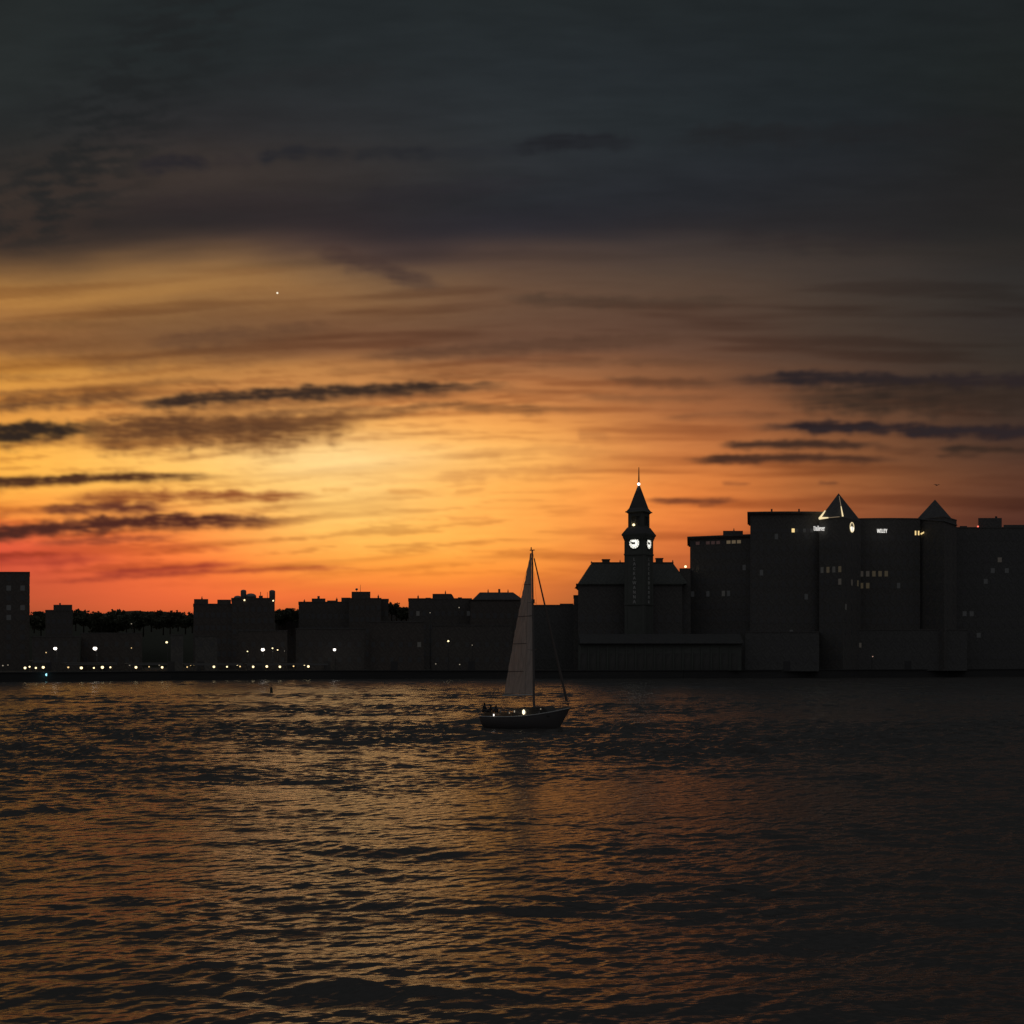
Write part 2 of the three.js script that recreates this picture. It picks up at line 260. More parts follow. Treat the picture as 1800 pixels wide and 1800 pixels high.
function rippleNormals() {
  // seamless small ripples, 12 m square
  const S = 1024, T = 12, R = rng(5), comp = [], d = new Uint8Array(S * S * 4);
  for (let i = 0; i < 46; i++) {
    const L = 0.07 * Math.pow(0.9 / 0.07, Math.pow(R(), 0.8)), a = (R() + R() - 1) * 1.25, k = T / L; const ix = Math.round(k * Math.sin(a)), iy = Math.round(k * Math.cos(a)); if (!ix && !iy) continue;
    const kx = 2 * Math.PI * ix / T, ky = 2 * Math.PI * iy / T; comp.push([ix, iy, 0.026 * (0.6 + 0.8 * R()) * Math.pow(L / 0.4, 0.1), kx / Math.hypot(kx, ky), ky / Math.hypot(kx, ky), R()]);
  }
  const sn = new Float32Array(4096); for (let i = 0; i < 4096; i++) sn[i] = Math.sin(i / 4096 * 2 * Math.PI);
  for (let y = 0; y < S; y++) for (let x = 0; x < S; x++) {
    let sx = 0, sy = 0;
    for (const c of comp) { const f = (c[0] * x + c[1] * y) / S + c[5], v = c[2] * sn[((f - Math.floor(f)) * 4096) & 4095]; sx += v * c[3]; sy += v * c[4]; }
    const l = 1 / Math.hypot(sx, sy, 1), i = (y * S + x) * 4;
    d[i] = 127.5 + 127.5 * -sx * l; d[i + 1] = 127.5 + 127.5 * -sy * l; d[i + 2] = 127.5 + 127.5 * l; d[i + 3] = 255;
  }
  const t = new THREE.DataTexture(d, S, S); t.wrapS = t.wrapT = THREE.RepeatWrapping; t.magFilter = THREE.LinearFilter; t.repeat.set(1 / T, 1 / T); t.rotation = 0.35; t.needsUpdate = true; return t;
}
const waterMat = new THREE.MeshPhysicalMaterial({ roughness: 0.21, ior: 1.28, normalMap: rippleNormals() });
waterMat.color.setRGB(0.088, 0.083, 0.079); waterMat.normalScale.set(1, 1);
structure('water', makeWater(), waterMat);

// ------------------------------------------------------------------ land
const shoreline = [[-900, 300], [-300, 324], [0, 347], [300, 377], [600, 398], [1200, 409], [1500, 426], [1800, 452], [2300, 474], [2900, 500]];
const shoreD = (px) => { for (let i = 0; i + 1 < shoreline.length; i++) { const [a, b] = [shoreline[i], shoreline[i + 1]]; if (px <= b[0]) return a[1] + (b[1] - a[1]) * (px - a[0]) / (b[0] - a[0]); } return 500; };
const GROUND = 2.5;
{
  const sh = new THREE.Shape();
  const pts = shoreline.map(([px, d]) => [atX(px, d), d]);
  sh.moveTo(-2500, pts[0][1] - 60); for (const [x, d] of pts) sh.lineTo(x, d); sh.lineTo(2500, 520); sh.lineTo(2500, 5500); sh.lineTo(-2500, 5500);
  const g = new THREE.ExtrudeGeometry(sh, { depth: GROUND + 3, bevelEnabled: false }).rotateX(-Math.PI / 2).translate(0, -3, 0);
  structure('ground', g, M.earth);
  // stone quay wall along the water, with a coping
  for (let i = 1; i + 2 < pts.length; i++) {
    const [xa, da] = pts[i], [xb, db] = pts[i + 1], L = Math.hypot(xb - xa, db - da), turn = Math.atan2(db - da, xb - xa);
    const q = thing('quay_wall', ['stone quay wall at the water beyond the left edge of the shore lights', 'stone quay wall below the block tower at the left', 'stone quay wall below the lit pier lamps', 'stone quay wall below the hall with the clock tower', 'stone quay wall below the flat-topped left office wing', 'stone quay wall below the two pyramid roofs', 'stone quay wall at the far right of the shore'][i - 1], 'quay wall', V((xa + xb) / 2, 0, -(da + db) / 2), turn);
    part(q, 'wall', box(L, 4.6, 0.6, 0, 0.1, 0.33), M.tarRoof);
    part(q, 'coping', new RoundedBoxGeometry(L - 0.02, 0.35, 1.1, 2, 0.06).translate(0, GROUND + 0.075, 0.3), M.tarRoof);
  }
}
{
  // the wooded height behind the town
  const nx = 150, nz = 8, pos = [], idx = [], uv = [];
  for (let j = 0; j <= nz; j++) for (let i = 0; i <= nx; i++) {
    const x = -330 + 700 * i / nx, d = 545 + 130 * j / nz, px = 900 + x / (600) * FOCAL;
    const top = 28.3 + 2.2 * n2(x / 60, 4) + 1.4 * n2(x / 19, 8) - 3 * sstep(250, 900, px) ;
    pos.push(x, GROUND + (top - GROUND) * Math.sin(Math.min(1, j / nz * 1.35) * Math.PI / 2) * (j ? 1 : 0), -d); uv.push(x, d);
    if (i < nx && j < nz) { const p = j * (nx + 1) + i, q = p + nx + 1; idx.push(p, p + 1, q + 1, p, q + 1, q); }
  }
  const g = new THREE.BufferGeometry(); g.setAttribute('position', new THREE.Float32BufferAttribute(pos, 3)); g.setAttribute('uv', new THREE.Float32BufferAttribute(uv, 2)); g.setIndex(idx); g.computeVertexNormals();
  structure('hill', g, M.grassy);
}

// ------------------------------------------------------------------ buildings
// a block on a footprint of [bearing, distance] corners, listed left to right along the front, then back
const paneGeo = new THREE.BoxGeometry(1, 1, 0.08);
function footprint(list) { return list.map(([px, d]) => [atX(px, d), -d]); }
function prism(pts, y0, y1, c) {     // pts in world x,z ; c = centre
  const sh = new THREE.Shape(); pts.forEach(([x, z], i) => (i ? sh.lineTo(x - c.x, -(z - c.z)) : sh.moveTo(x - c.x, -(z - c.z))));
  return new THREE.ExtrudeGeometry(sh, { depth: y1 - y0, bevelEnabled: false }).rotateX(-Math.PI / 2).translate(0, y0 - c.y, 0);
}
function centre(pts) { const c = V(0, GROUND, 0); for (const p of pts) { c.x += p[0] / pts.length; c.z += p[1] / pts.length; } return c; }
function grow(pts, e) {     // offset a footprint outwards
  let area = 0; pts.forEach((p, i) => { const q = pts[(i + 1) % pts.length]; area += p[0] * q[1] - q[0] * p[1]; });
  const s = area > 0 ? 1 : -1, n = pts.length;
  return pts.map((p, i) => {
    const a = pts[(i + n - 1) % n], b = pts[(i + 1) % n];
    let ax = p[0] - a[0], az = p[1] - a[1], bx = b[0] - p[0], bz = b[1] - p[1]; const la = Math.hypot(ax, az), lb = Math.hypot(bx, bz);
    const nax = az / la * s, naz = -ax / la * s, nbx = bz / lb * s, nbz = -bx / lb * s, k = 1 + nax * nbx + naz * nbz;
    return [p[0] + e * (nax + nbx) / Math.max(0.4, k), p[1] + e * (naz + nbz) / Math.max(0.4, k)];
  });
}
function windows(parent, c, a, b, y0, y1, cols, rows, w, h, lit = {}) {
  // panes along the facade from corner a to corner b (left to right as seen from the water)
  const dx = b[0] - a[0], dz = b[1] - a[1], L = Math.hypot(dx, dz), turn = Math.atan2(-dz, dx), nx = -dz / L, nz = dx / L;
  for (let j = 0; j < rows; j++) for (let i = 0; i < cols; i++) {
    const t = (i + 0.5) / cols, y = rows > 1 ? y0 + (y1 - y0) * j / (rows - 1) : y0, key = i + ',' + j, m = part(parent, 'window', paneGeo, lit[key] ?? M.glass);
    m.scale.set(w, h, 1); m.position.set(a[0] + dx * t + nx * 0.01 - c.x, y - c.y, a[1] + dz * t + nz * 0.01 - c.z); m.rotation.y = turn;
    if (lit[key]) m.userData.label = 'lit window';
  }
}
function block(name, label, category, list, topPy, dTop, wall, opt = {}) {
  const pts = footprint(list), c = centre(pts), yt = atY(topPy, dTop), t = thing(name, label, category, c);
  part(t, 'wall', prism(pts, GROUND - 0.3, yt - (opt.cornice ? 0.9 : 0.35), c), wall);
  if (opt.cornice) { part(t, 'cornice', merge([prism(grow(pts, 0.55), yt - 0.9, yt - 0.45, c), prism(grow(pts, 1.0), yt - 0.45, yt, c)]), opt.corniceMat ?? M.stone); }
  else part(t, 'parapet', prism(grow(pts, 0.12), yt - 0.35, yt, c), opt.corniceMat ?? M.stone);
  t.userData.top = yt; return { t, pts, c, yt };
}
const rect = (p0, p1, d, deep, skew = 0) => [[p0, d + skew], [p1, d - skew], [p1, d + deep - skew], [p0, d + deep + skew]];
function roofBox(b, name, p0, p1, topPy, d, deep, m, from) { return part(b.t, name, prism(footprint(rect(p0, p1, d, deep)), from, atY(topPy, d), b.c), m); }
const litDim = glow(0.85, 0.8, 0.7, 0.013), litAmber = glow(0.9, 0.66, 0.32, 0.03), litGrey = glow(0.75, 0.8, 0.85, 0.007), litSoft = glow(0.85, 0.7, 0.55, 0.022);

// block tower at the left edge
{
  const b = block('apartment_tower', 'tall plain apartment block cut off by the left edge', 'building', rect(-70, 52, 420, 22), 1005, 420, M.brick);
  const lit = { '3,7': litGrey, '4,7': litGrey, '3,5': litGrey, '4,5': litGrey, '3,4': litGrey };
  windows(b.t, b.c, b.pts[0], b.pts[1], 7, 33, 5, 9, 1.5, 1.7, lit);
  windows(b.t, b.c, b.pts[1], b.pts[2], 7, 33, 4, 9, 1.5, 1.7);
}
{
  const b = block('stepped_house', 'low stepped house between the trees near the left block tower', 'building', rect(80, 128, 500, 14), 1072, 500, M.brown);
  roofBox(b, 'upper_storey', 94, 127, 1063, 500, 11, M.brown, b.yt); roofBox(b, 'chimney', 104, 107, 1060, 502, 1, M.brick, b.yt);
  windows(b.t, b.c, b.pts[0], b.pts[1], 9, 21, 5, 4, 1.2, 1.6);
}
// the long block with two tanks
{
  const d = 455, b = block('warehouse', 'flat-roofed warehouse with raised stair heads left of the two tanks', 'building', rect(340, 409, d, 20), 1061, d, M.brick);
  roofBox(b, 'stair_head', 341, 366, 1053, d + 1, 12, M.brick, b.yt); roofBox(b, 'stair_head', 382, 406, 1054, d + 1, 12, M.brick, b.yt);
  windows(b.t, b.c, b.pts[0], b.pts[1], 8, 22, 7, 4, 1.3, 1.8);
  const e = block('mill_building', 'tall mill building carrying two round-topped tanks with lamps', 'building', rect(407, 483, d - 0.7, 22), 1051, d, M.brick);
  windows(e.t, e.c, e.pts[0], e.pts[1], 8, 24, 7, 5, 1.3, 1.8);
  const sc = d / FOCAL, dome = (px, w, top, bot, name) => {
    const r = w / 2 * sc, y1 = atY(top, d + 4), y0 = atY(bot, d + 4), pr = []; pr.push(new THREE.Vector2(0.001, y0), new THREE.Vector2(r, y0), new THREE.Vector2(r, y1 - r * 0.55));
    for (let k = 1; k <= 6; k++) { const a = k / 6 * Math.PI / 2; pr.push(new THREE.Vector2(Math.max(0.001, r * Math.cos(a)), y1 - r * 0.55 + r * 0.55 * Math.sin(a))); }
    return part(e.t, name, new THREE.LatheGeometry(pr, 20).translate(atX(px, d + 4) - e.c.x, -e.c.y, -(d + 4) - e.c.z), M.steel);
  };
  dome(428, 10, 1036.5, 1052, 'roof_tank'); dome(478.5, 10.5, 1037, 1052, 'roof_tank'); dome(441, 19, 1043, 1052, 'roof_dome'); dome(418, 14, 1047, 1052, 'roof_dome');
  roofBox(e, 'roof_hut', 455, 462, 1047, d + 4, 3, M.brick, e.yt); part(e.t, 'vent_pipe', cyl(0.12, 0.12, 2, atX(458, d + 5) - e.c.x, atY(1044, d) - e.c.y, -(d + 5) - e.c.z), M.darkSteel); part(e.t, 'antenna', cyl(0.06, 0.09, 2.4, atX(470, d + 4) - e.c.x, e.yt + 1.1 - e.c.y, -(d + 4) - e.c.z), M.darkSteel);
}
{
  const d = 470, b = block('tenement_block', 'broad tenement block with a roof knob right of the tanks', 'building', rect(525, 616, d, 20), 1057.5, d, M.brown);
  roofBox(b, 'stair_head', 548, 572, 1052, d + 1, 9, M.brown, b.yt); roofBox(b, 'raised_parapet', 600, 616, 1050.5, d + 1, 12, M.brown, b.yt); roofBox(b, 'raised_parapet', 575, 592, 1055.5, d + 1, 8, M.brown, b.yt);
  part(b.t, 'roof_tank', cyl(0.45, 0.45, 1.1, atX(560, d + 4) - b.c.x, atY(1052, d + 1) + 0.5 - b.c.y, -(d + 4) - b.c.z), M.steel);
  windows(b.t, b.c, b.pts[0], b.pts[1], 8, 22, 9, 4, 1.2, 1.7);
  const e = block('lift_tower_block', 'taller block with roof aerials in the middle of the low skyline', 'building', rect(613, 670, d - 4, 22), 1051, d - 4, M.brick);
  roofBox(e, 'lift_tower', 618, 651, 1040, d - 3, 10, M.brick, e.yt);
  const dd = d; part(e.t, 'antenna', cyl(0.05, 0.08, 2.6, atX(633.5, dd) - e.c.x, atY(1034, dd) - e.c.y, -dd - e.c.z), M.darkSteel);
  part(e.t, 'satellite_dish', new THREE.SphereGeometry(0.55, 14, 8, 0, 6.284, 0, 1.2).rotateX(1.1).translate(atX(627, dd) - e.c.x, atY(1036.5, dd) - e.c.y, -dd - e.c.z), M.steel);
  part(e.t, 'dish_post', cyl(0.07, 0.07, 1.3, atX(627, dd) - e.c.x, atY(1039, dd) - e.c.y, -dd - 0.2 - e.c.z), M.darkSteel);
  windows(e.t, e.c, e.pts[0], e.pts[1], 8, 25, 6, 5, 1.2, 1.7);
  const k = block('corner_house', 'narrow house stepping down right of the block with aerials', 'building', rect(667, 683, d, 16), 1052.5, d, M.brown);
  windows(k.t, k.c, k.pts[0], k.pts[1], 9, 23, 2, 4, 1.1, 1.7);
}
{
  const d = 468, b = block('office_block', 'flat block with a higher middle part left of the mansard roof', 'building', rect(718, 829, d, 20), 1051.5, d, M.brown);
  const yt = atY(1043.5, d), y0 = b.yt, x0 = atX(760, d), x1 = atX(793, d), sh = new THREE.Shape(); sh.moveTo(x0, y0); sh.lineTo(x1 + 0.9, y0); sh.lineTo(x1, yt); sh.lineTo(x0, yt); sh.closePath();
  part(b.t, 'upper_storey', new THREE.ExtrudeGeometry(sh, { depth: 10, bevelEnabled: false }).translate(-b.c.x, -b.c.y, -d - 11 - b.c.z), M.brown);
  roofBox(b, 'roof_hut', 805, 812, 1050, d + 2, 4, M.brick, b.yt); roofBox(b, 'roof_hut', 748, 757, 1050.6, d + 2, 4, M.brick, b.yt);
  const lit = { '1,3': litDim, '9,3': litGrey };
  windows(b.t, b.c, b.pts[0], b.pts[1], 8, 23, 10, 4, 1.2, 1.7, lit);
}
{
  // mansard-roofed hall
  const d = 462, a = footprint(rect(827, 938, d, 24)), c = centre(a), t = thing('mansard_hall', 'long hall with a sloping mansard roof behind the sail', 'building', c), ye = atY(1053.5, d), yt = atY(1040.5, d);
  part(t, 'wall', prism(a, GROUND - 0.3, ye - 0.3, c), M.brick); part(t, 'eaves', prism(grow(a, 0.4), ye - 0.3, ye, c), M.stone);
  const x0 = atX(831, d) - c.x, x1 = atX(919, d) - c.x, x2 = atX(843, d) - c.x, x3 = atX(902, d) - c.x, z0 = -d + 0.1 - c.z, z1 = -d - 23.8 - c.z, zt0 = z0 - 3, zt1 = z1 + 3, y0 = ye - c.y, y1 = yt - c.y;
  const P = [[x0, y0, z0], [x1, y0, z0], [x1, y0, z1], [x0, y0, z1], [x2, y1, zt0], [x3, y1, zt0], [x3, y1, zt1], [x2, y1, zt1]];
  const q = [[0, 1, 5, 4], [1, 2, 6, 5], [2, 3, 7, 6], [3, 0, 4, 7], [4, 5, 6, 7]], v = []; for (const f of q) for (const k of [0, 1, 2, 0, 2, 3]) v.push(...P[f[k]]);
  const g = new THREE.BufferGeometry(); g.setAttribute('position', new THREE.Float32BufferAttribute(v, 3)); g.computeVertexNormals(); g.setAttribute('uv', new THREE.Float32BufferAttribute(v.filter((_, i) => i % 3 < 2), 2));
  const r = part(t, 'roof', g, M.slate); part(r, 'chimney', box(0.8, 2.2, 0.8, atX(877, d) - c.x, y1 + 0.6, (zt0 + zt1) / 2), M.brick);
  windows(t, c, a[0], a[1], 8, 22, 9, 4, 1.3, 1.8);
}
{
  const b = block('boat_house', 'low flat shed on the shore right of the mast', 'building', rect(935, 1009, 450, 24), 1063, 450, M.concrete);
  roofBox(b, 'raised_parapet', 984, 1008, 1061, 451, 14, M.concrete, b.yt);
  windows(b.t, b.c, b.pts[0], b.pts[1], 7, 20, 6, 4, 1.3, 1.7);
}
for (const [px, py, w, d, where] of [[592, 1052.5, 3, 478, 'on the tenement block right of its roof knob'], [665, 1047.5, 2.5, 474, 'right of the lift tower with aerials'], [735, 1048, 2.5, 474, 'on the left end of the flat block'], [783, 1040.5, 2, 472, 'on the raised middle of the flat block'], [858, 1038, 2, 470, 'left of centre on the mansard roof'], [893, 1038.5, 2, 470, 'on the right end of the mansard roof'], [355, 1050.5, 2, 460, 'on the left stair head of the warehouse'], [535, 1055.5, 2.5, 478, 'on the left end of the tenement block'], [1090, 986.5, 2, 442, 'on the hall roof just left of the clock tower'], [1290, 931, 2, 452, 'on the plant room of the left office wing']]) {
  const k = d / FOCAL, yb = atY(py + 9, d), h = atY(py, d) - yb, t = thing('chimney_stack', `small chimney stack ${where}`, 'chimney', V(atX(px, d), yb, -d));
  part(t, 'stack', box(w * k, h, w * k, 0, h / 2, 0), M.brick); part(t, 'chimney_pot', cyl(0.1, 0.13, 0.5, 0, h + 0.25, 0, 8), M.brown);
}
// skyline fillers in the middle distance, lower than the tops in front
{
  const d = 505, b = block('row_houses', 'low row of houses between the tanks and the tenement block', 'building', rect(484, 526, d, 14), 1073, d, M.brown);
  windows(b.t, b.c, b.pts[0], b.pts[1], 9, 20, 5, 3, 1.2, 1.6);
  const e = block('row_houses', 'low row of houses between the two flat blocks in the middle', 'building', rect(681, 722, d, 14), 1069, d, M.brown);
  windows(e.t, e.c, e.pts[0], e.pts[1], 9, 20, 5, 3, 1.2, 1.6);
}

// ------------------------------------------------------------------ railway hall and clock tower
const TD = 425;
const font = await new FontLoader().loadAsync('fonts/droid/droid_sans_bold.typeface.json'), serif = await new FontLoader().loadAsync('fonts/droid/droid_serif_bold.typeface.json');
{
  const d = 432, t0 = footprint(rect(1016, 1199, d, 30)), c = centre(t0), t = thing('terminal_hall', 'broad hip-roofed terminal hall on both sides of the clock tower', 'building', c);
  const ye = atY(1026, d);
  const wall = part(t, 'wall', prism(t0, GROUND - 0.3, ye - 0.6, c), M.stone); part(t, 'cornice', merge([prism(grow(t0, 0.35), ye - 0.6, ye - 0.25, c), prism(grow(t0, 0.7), ye - 0.25, ye, c)]), M.copper);
  const zf = -d + 0.6 - c.z, zb = -d - 30.6 - c.z, X = (px) => atX(px, d) - c.x, yr = atY(989.5, d + 8) - c.y, y0 = ye - c.y, zr0 = -d - 8 - c.z, zr1 = -d - 22 - c.z;
  const P = [[X(1017.5), y0, zf], [X(1209), y0, zf], [X(1209), y0, zb], [X(1017.5), y0, zb], [X(1043), yr, zr0], [X(1188), yr, zr0], [X(1188), yr, zr1], [X(1043), yr, zr1]];
  const q = [[0, 1, 5, 4], [1, 2, 6, 5], [2, 3, 7, 6], [3, 0, 4, 7], [4, 5, 6, 7]], v = []; for (const f of q) for (const k of [0, 1, 2, 0, 2, 3]) v.push(...P[f[k]]);
  const g = new THREE.BufferGeometry(); g.setAttribute('position', new THREE.Float32BufferAttribute(v, 3)); g.computeVertexNormals(); g.setAttribute('uv', new THREE.Float32BufferAttribute(v.filter((_, i) => i % 3 < 2), 2));
  const r = part(t, 'roof', g, M.hallRoof), yR = yr;
  part(r, 'chimney', merge([box(2.5, 1.5, 2.5, X(1070.5) * 1.02, yR + 0.6, zr0 - 4), box(2.9, 0.3, 2.9, X(1070.5) * 1.02, yR + 1.4, zr0 - 4)]), M.brick);
  part(r, 'chimney', merge([box(2.3, 1.9, 2.4, X(1165) * 1.02, yR + 0.8, zr0 - 4), box(2.7, 0.3, 2.8, X(1165) * 1.02, yR + 1.8, zr0 - 4)]), M.brick);
  part(r, 'finial', cyl(0.1, 0.35, 1.2, X(1187) * 1.02, yR + 0.5, zr0 - 1), M.copper); part(r, 'finial', cyl(0.1, 0.35, 0.8, X(1044) * 1.02, yR + 0.3, zr0 - 1), M.copper);
  part(r, 'ridge', box(X(1188) - X(1043), 0.3, 0.5, (X(1188) + X(1043)) / 2, yR + 0.12, zr0), M.copper);
  windows(t, c, t0[0], t0[1], 8, 8, 12, 1, 2.2, 4.2); windows(t, c, t0[0], t0[1], 15, 20, 12, 2, 1.6, 2.4);
  const w = block('terminal_wing', 'low wing against the left end of the terminal hall', 'building', rect(1008.5, 1019, 436, 20), 1046, 436, M.stone);
  windows(w.t, w.c, w.pts[0], w.pts[1], 10, 18, 1, 2, 0.6, 1.6);
  const e = block('terminal_wing', 'low wing with a roof lamp between terminal hall and offices', 'building', rect(1195, 1214, 436, 20), 999, 436, M.stone);
  windows(e.t, e.c, e.pts[0], e.pts[1], 9, 24, 1, 4, 1.2, 1.6);
  // open ferry house on the water's edge
  const fd = 412, fp = footprint(rect(1018, 1300, fd, 12)), fc = centre(fp), f = thing('ferry_house', 'long low ferry house with a row of gates below the clock tower', 'building', fc);
  const fx0 = fp[0][0] - fc.x, fx1 = fp[1][0] - fc.x, ey = 8.6, sh = new THREE.Shape(); sh.moveTo(-6.6, 0); sh.lineTo(6.6, 0); sh.lineTo(6.6, 0.3); sh.lineTo(0, 3.4); sh.lineTo(-6.6, 0.3); sh.closePath();
  part(f, 'wall', box(fx1 - fx0, ey - 0.1, 11, 0, ey / 2 - 0.05, 0), M.copper);
  part(f, 'roof', new THREE.ExtrudeGeometry(sh, { depth: fx1 - fx0 + 1, bevelEnabled: false }).rotateY(Math.PI / 2).translate(-(fx1 - fx0 + 1) / 2, ey, 0), M.tarRoof);
  for (let i = 0; i < 17; i++) { const x = fx0 + (fx1 - fx0) * (i + 0.5) / 17; part(f, 'gate', box(2.1, 5.4, 0.12, x, 2.9, 5.5), M.gate); part(f, 'pilaster', box(0.5, ey - 0.2, 0.3, x - (fx1 - fx0) / 34, ey / 2 - 0.1, 5.57), M.copper); }
}
{
  const k = TD / FOCAL, w = 37.4 * k, base = V(atX(1123, TD + 3), GROUND, -(TD + 3)), t = thing('clock_tower', 'square clock tower with pointed roof and lit clock faces', 'tower', base, -30 * Math.PI / 180);
  const y = (py) => atY(py, TD) - GROUND;
  const half = w / 2;
  const frustum = (s0, s1, y0, y1) => { const g = new THREE.CylinderGeometry(s1 / Math.SQRT2, s0 / Math.SQRT2, y1 - y0, 4, 1); return g.rotateY(Math.PI / 4).translate(0, (y0 + y1) / 2, 0).toNonIndexed(); };
  const flat = (g) => { g.computeVertexNormals(); return g; };
  part(t, 'shaft', flat(frustum(w * 1.0, w, -0.3, y(946))), M.copper);
  for (const sx of [-1, 1]) for (const sz of [-1, 1]) part(t, 'corner_pilaster', box(1.0, y(950), 1.0, sx * (half - 0.4), y(950) / 2, sz * (half - 0.4)), M.copper);
  for (const py of [1062, 974]) part(t, 'string_course', flat(frustum(w + 0.5, w + 0.5, y(py + 1.5), y(py - 1.5))), M.copper);
  part(t, 'cornice', merge([flat(frustum(w + 0.1, w + 0.7, y(950), y(946))), flat(frustum(w + 0.8, w + 1.2, y(946), y(941.5))), flat(frustum(w + 1.5, w + 1.7, y(941.5), y(938)))]), M.copper);
  for (let f = 0; f < 4; f++) for (let i = 0; i < 7; i++) { const m = part(t, 'bracket', box(0.28, 0.9, 0.5), M.copper); const o = V(-half + 0.4 + (w - 0.8) * i / 6, y(947), half + 0.2).applyAxisAngle(V(0, 1, 0), f * Math.PI / 2); m.position.copy(o); m.rotation.y = f * Math.PI / 2; }
  const bw = 28.6 * k;
  part(t, 'skirt_roof', flat(frustum(w + 1.5, bw + 0.4, y(938), y(926))), M.slate);
  // belfry: four corner piers with paired openings, lintel above
  const bh0 = y(926.5), bh1 = y(900.5), pier = 1.25;
  for (const sx of [-1, 1]) for (const sz of [-1, 1]) part(t, 'belfry_pier', box(pier, bh1 - bh0, pier, sx * (bw / 2 - pier / 2), (bh0 + bh1) / 2, sz * (bw / 2 - pier / 2)), M.copper);
  part(t, 'belfry_core', box(bw - 1.3, bh1 - bh0, bw - 1.3, 0, (bh0 + bh1) / 2, 0), M.tar);
  part(t, 'belfry_lintel', merge([box(bw - 0.03, y(901) - y(907), bw - 0.03, 0, (y(901) + y(907)) / 2, 0)]), M.copper);
  for (let f = 0; f < 4; f++) {
    const a = f * Math.PI / 2, put = (m, p) => { m.position.copy(p.applyAxisAngle(V(0, 1, 0), a)); m.rotation.y = a; };
    put(part(t, 'belfry_column', cyl(0.17, 0.17, bh1 - bh0, 0, 0, 0, 10), M.copper), V(0, (bh0 + bh1) / 2, bw / 2 - 0.3));
    put(part(t, 'belfry_sill', box(bw - 2 * pier, 0.5, 0.5), M.copper), V(0, bh0 + 0.35, bw / 2 - 0.3));
    for (const s of [-1, 1]) { const ring = new THREE.TorusGeometry(0.62, 0.13, 6, 12, Math.PI); put(part(t, 'belfry_arch', ring, M.stone), V(s * 0.72, y(908), bw / 2 - 0.25)); }
  }
  part(t, 'belfry_lamp', new THREE.SphereGeometry(0.42, 14, 10).translate(-0.75, y(922), bw / 2 - 0.2), M.lampWarm);
  const bl = new THREE.PointLight(new THREE.Color(1, 0.78, 0.45), 0.15); bl.position.set(-0.75, y(922), bw / 2 + 0.35); bl.castShadow = true; t.add(bl);
  part(t, 'spire_cornice', merge([flat(frustum(bw + 0.3, bw + 0.9, y(901.5), y(899.5))), flat(frustum(bw + 1.6, bw + 1.3, y(899.5), y(897.5)))]), M.copper);
  part(t, 'spire', merge([flat(frustum(bw + 0.9, bw - 0.5, y(897.5), y(892))), flat(frustum(bw - 0.5, 12.4 * k, y(892), y(868))), flat(frustum(12.4 * k, 0.5, y(868), y(851)))]), M.slate);
  part(t, 'flagpole', cyl(0.12, 0.3, y(819) - y(851), 0, (y(819) + y(851)) / 2, 0, 10), M.darkSteel);
  part(t, 'beacon_lamp', new THREE.SphereGeometry(0.46, 16, 12).translate(0.1, y(849), 0.3), M.lampWhite);
  const bc = new THREE.PointLight(new THREE.Color(1, 0.95, 0.9), 0.3); bc.position.set(0.1, y(849), 1.0); bc.castShadow = true; t.add(bc);
  // clock faces
  const faceMat = glow(1.0, 0.97, 0.86, 1.15);
  for (let f = 0; f < 2; f++) {
    const a = f * Math.PI / 2, R = 9.6 * k, holder = part(t, 'clock_face', new THREE.CylinderGeometry(R, R, 0.12, 40).rotateX(Math.PI / 2), faceMat);
    holder.position.copy(V(0, y(955), half + 0.1).applyAxisAngle(V(0, 1, 0), a)); holder.rotation.y = a;
    part(holder, 'bezel', new THREE.TorusGeometry(R + 0.08, 0.16, 8, 40), M.copper, V(0, 0, 0.05));
    part(holder, 'chapter_ring', new THREE.TorusGeometry(R * 0.72, 0.05, 6, 40), M.darkSteel, V(0, 0, 0.08));
    const marks = []; for (let i = 0; i < 12; i++) { const th = i * Math.PI / 6; marks.push(box(i % 3 ? 0.12 : 0.2, 0.34, 0.05, 0, R * 0.87, 0).rotateZ(-th)); } part(holder, 'hour_marks', merge(marks), M.darkSteel, V(0, 0, 0.08));
    const hand = (len, wd, th) => { const s = new THREE.Shape(); s.moveTo(-wd, -0.35); s.lineTo(wd, -0.35); s.lineTo(wd * 0.5, len); s.lineTo(-wd * 0.5, len); s.closePath(); return new THREE.ExtrudeGeometry(s, { depth: 0.06, bevelEnabled: false }).rotateZ(-th); };
    part(holder, 'hour_hand', hand(R * 0.55, 0.42, (8 + 48 / 60) * Math.PI / 6), M.darkSteel, V(0, 0, 0.12)); part(holder, 'minute_hand', hand(R * 0.86, 0.28, 48 * Math.PI / 30), M.darkSteel, V(0, 0, 0.2));
    part(holder, 'hub', cyl(0.34, 0.34, 0.12, 0, 0, 0, 16).rotateX(Math.PI / 2), M.darkSteel, V(0, 0, 0.26));
    const cl = new THREE.PointLight(new THREE.Color(1, 0.95, 0.84), 0.25); cl.position.set(0, 0, 0.9); cl.castShadow = true; holder.add(cl);
    const word = 'LACKAWANNA';
    [...word].forEach((ch, i) => {
      const g = new TextGeometry(ch, { font, size: 1.05, depth: 0.14, curveSegments: 4 }); g.computeBoundingBox(); const bb = g.boundingBox; g.translate(-(bb.min.x + bb.max.x) / 2, -(bb.min.y + bb.max.y) / 2, 0);
      const m = part(t, 'letter', g, M.white); m.position.copy(V(0, y(983 + i * 8.3), half + 0.02).applyAxisAngle(V(0, 1, 0), a)); m.rotation.y = a;
    });
  }
}

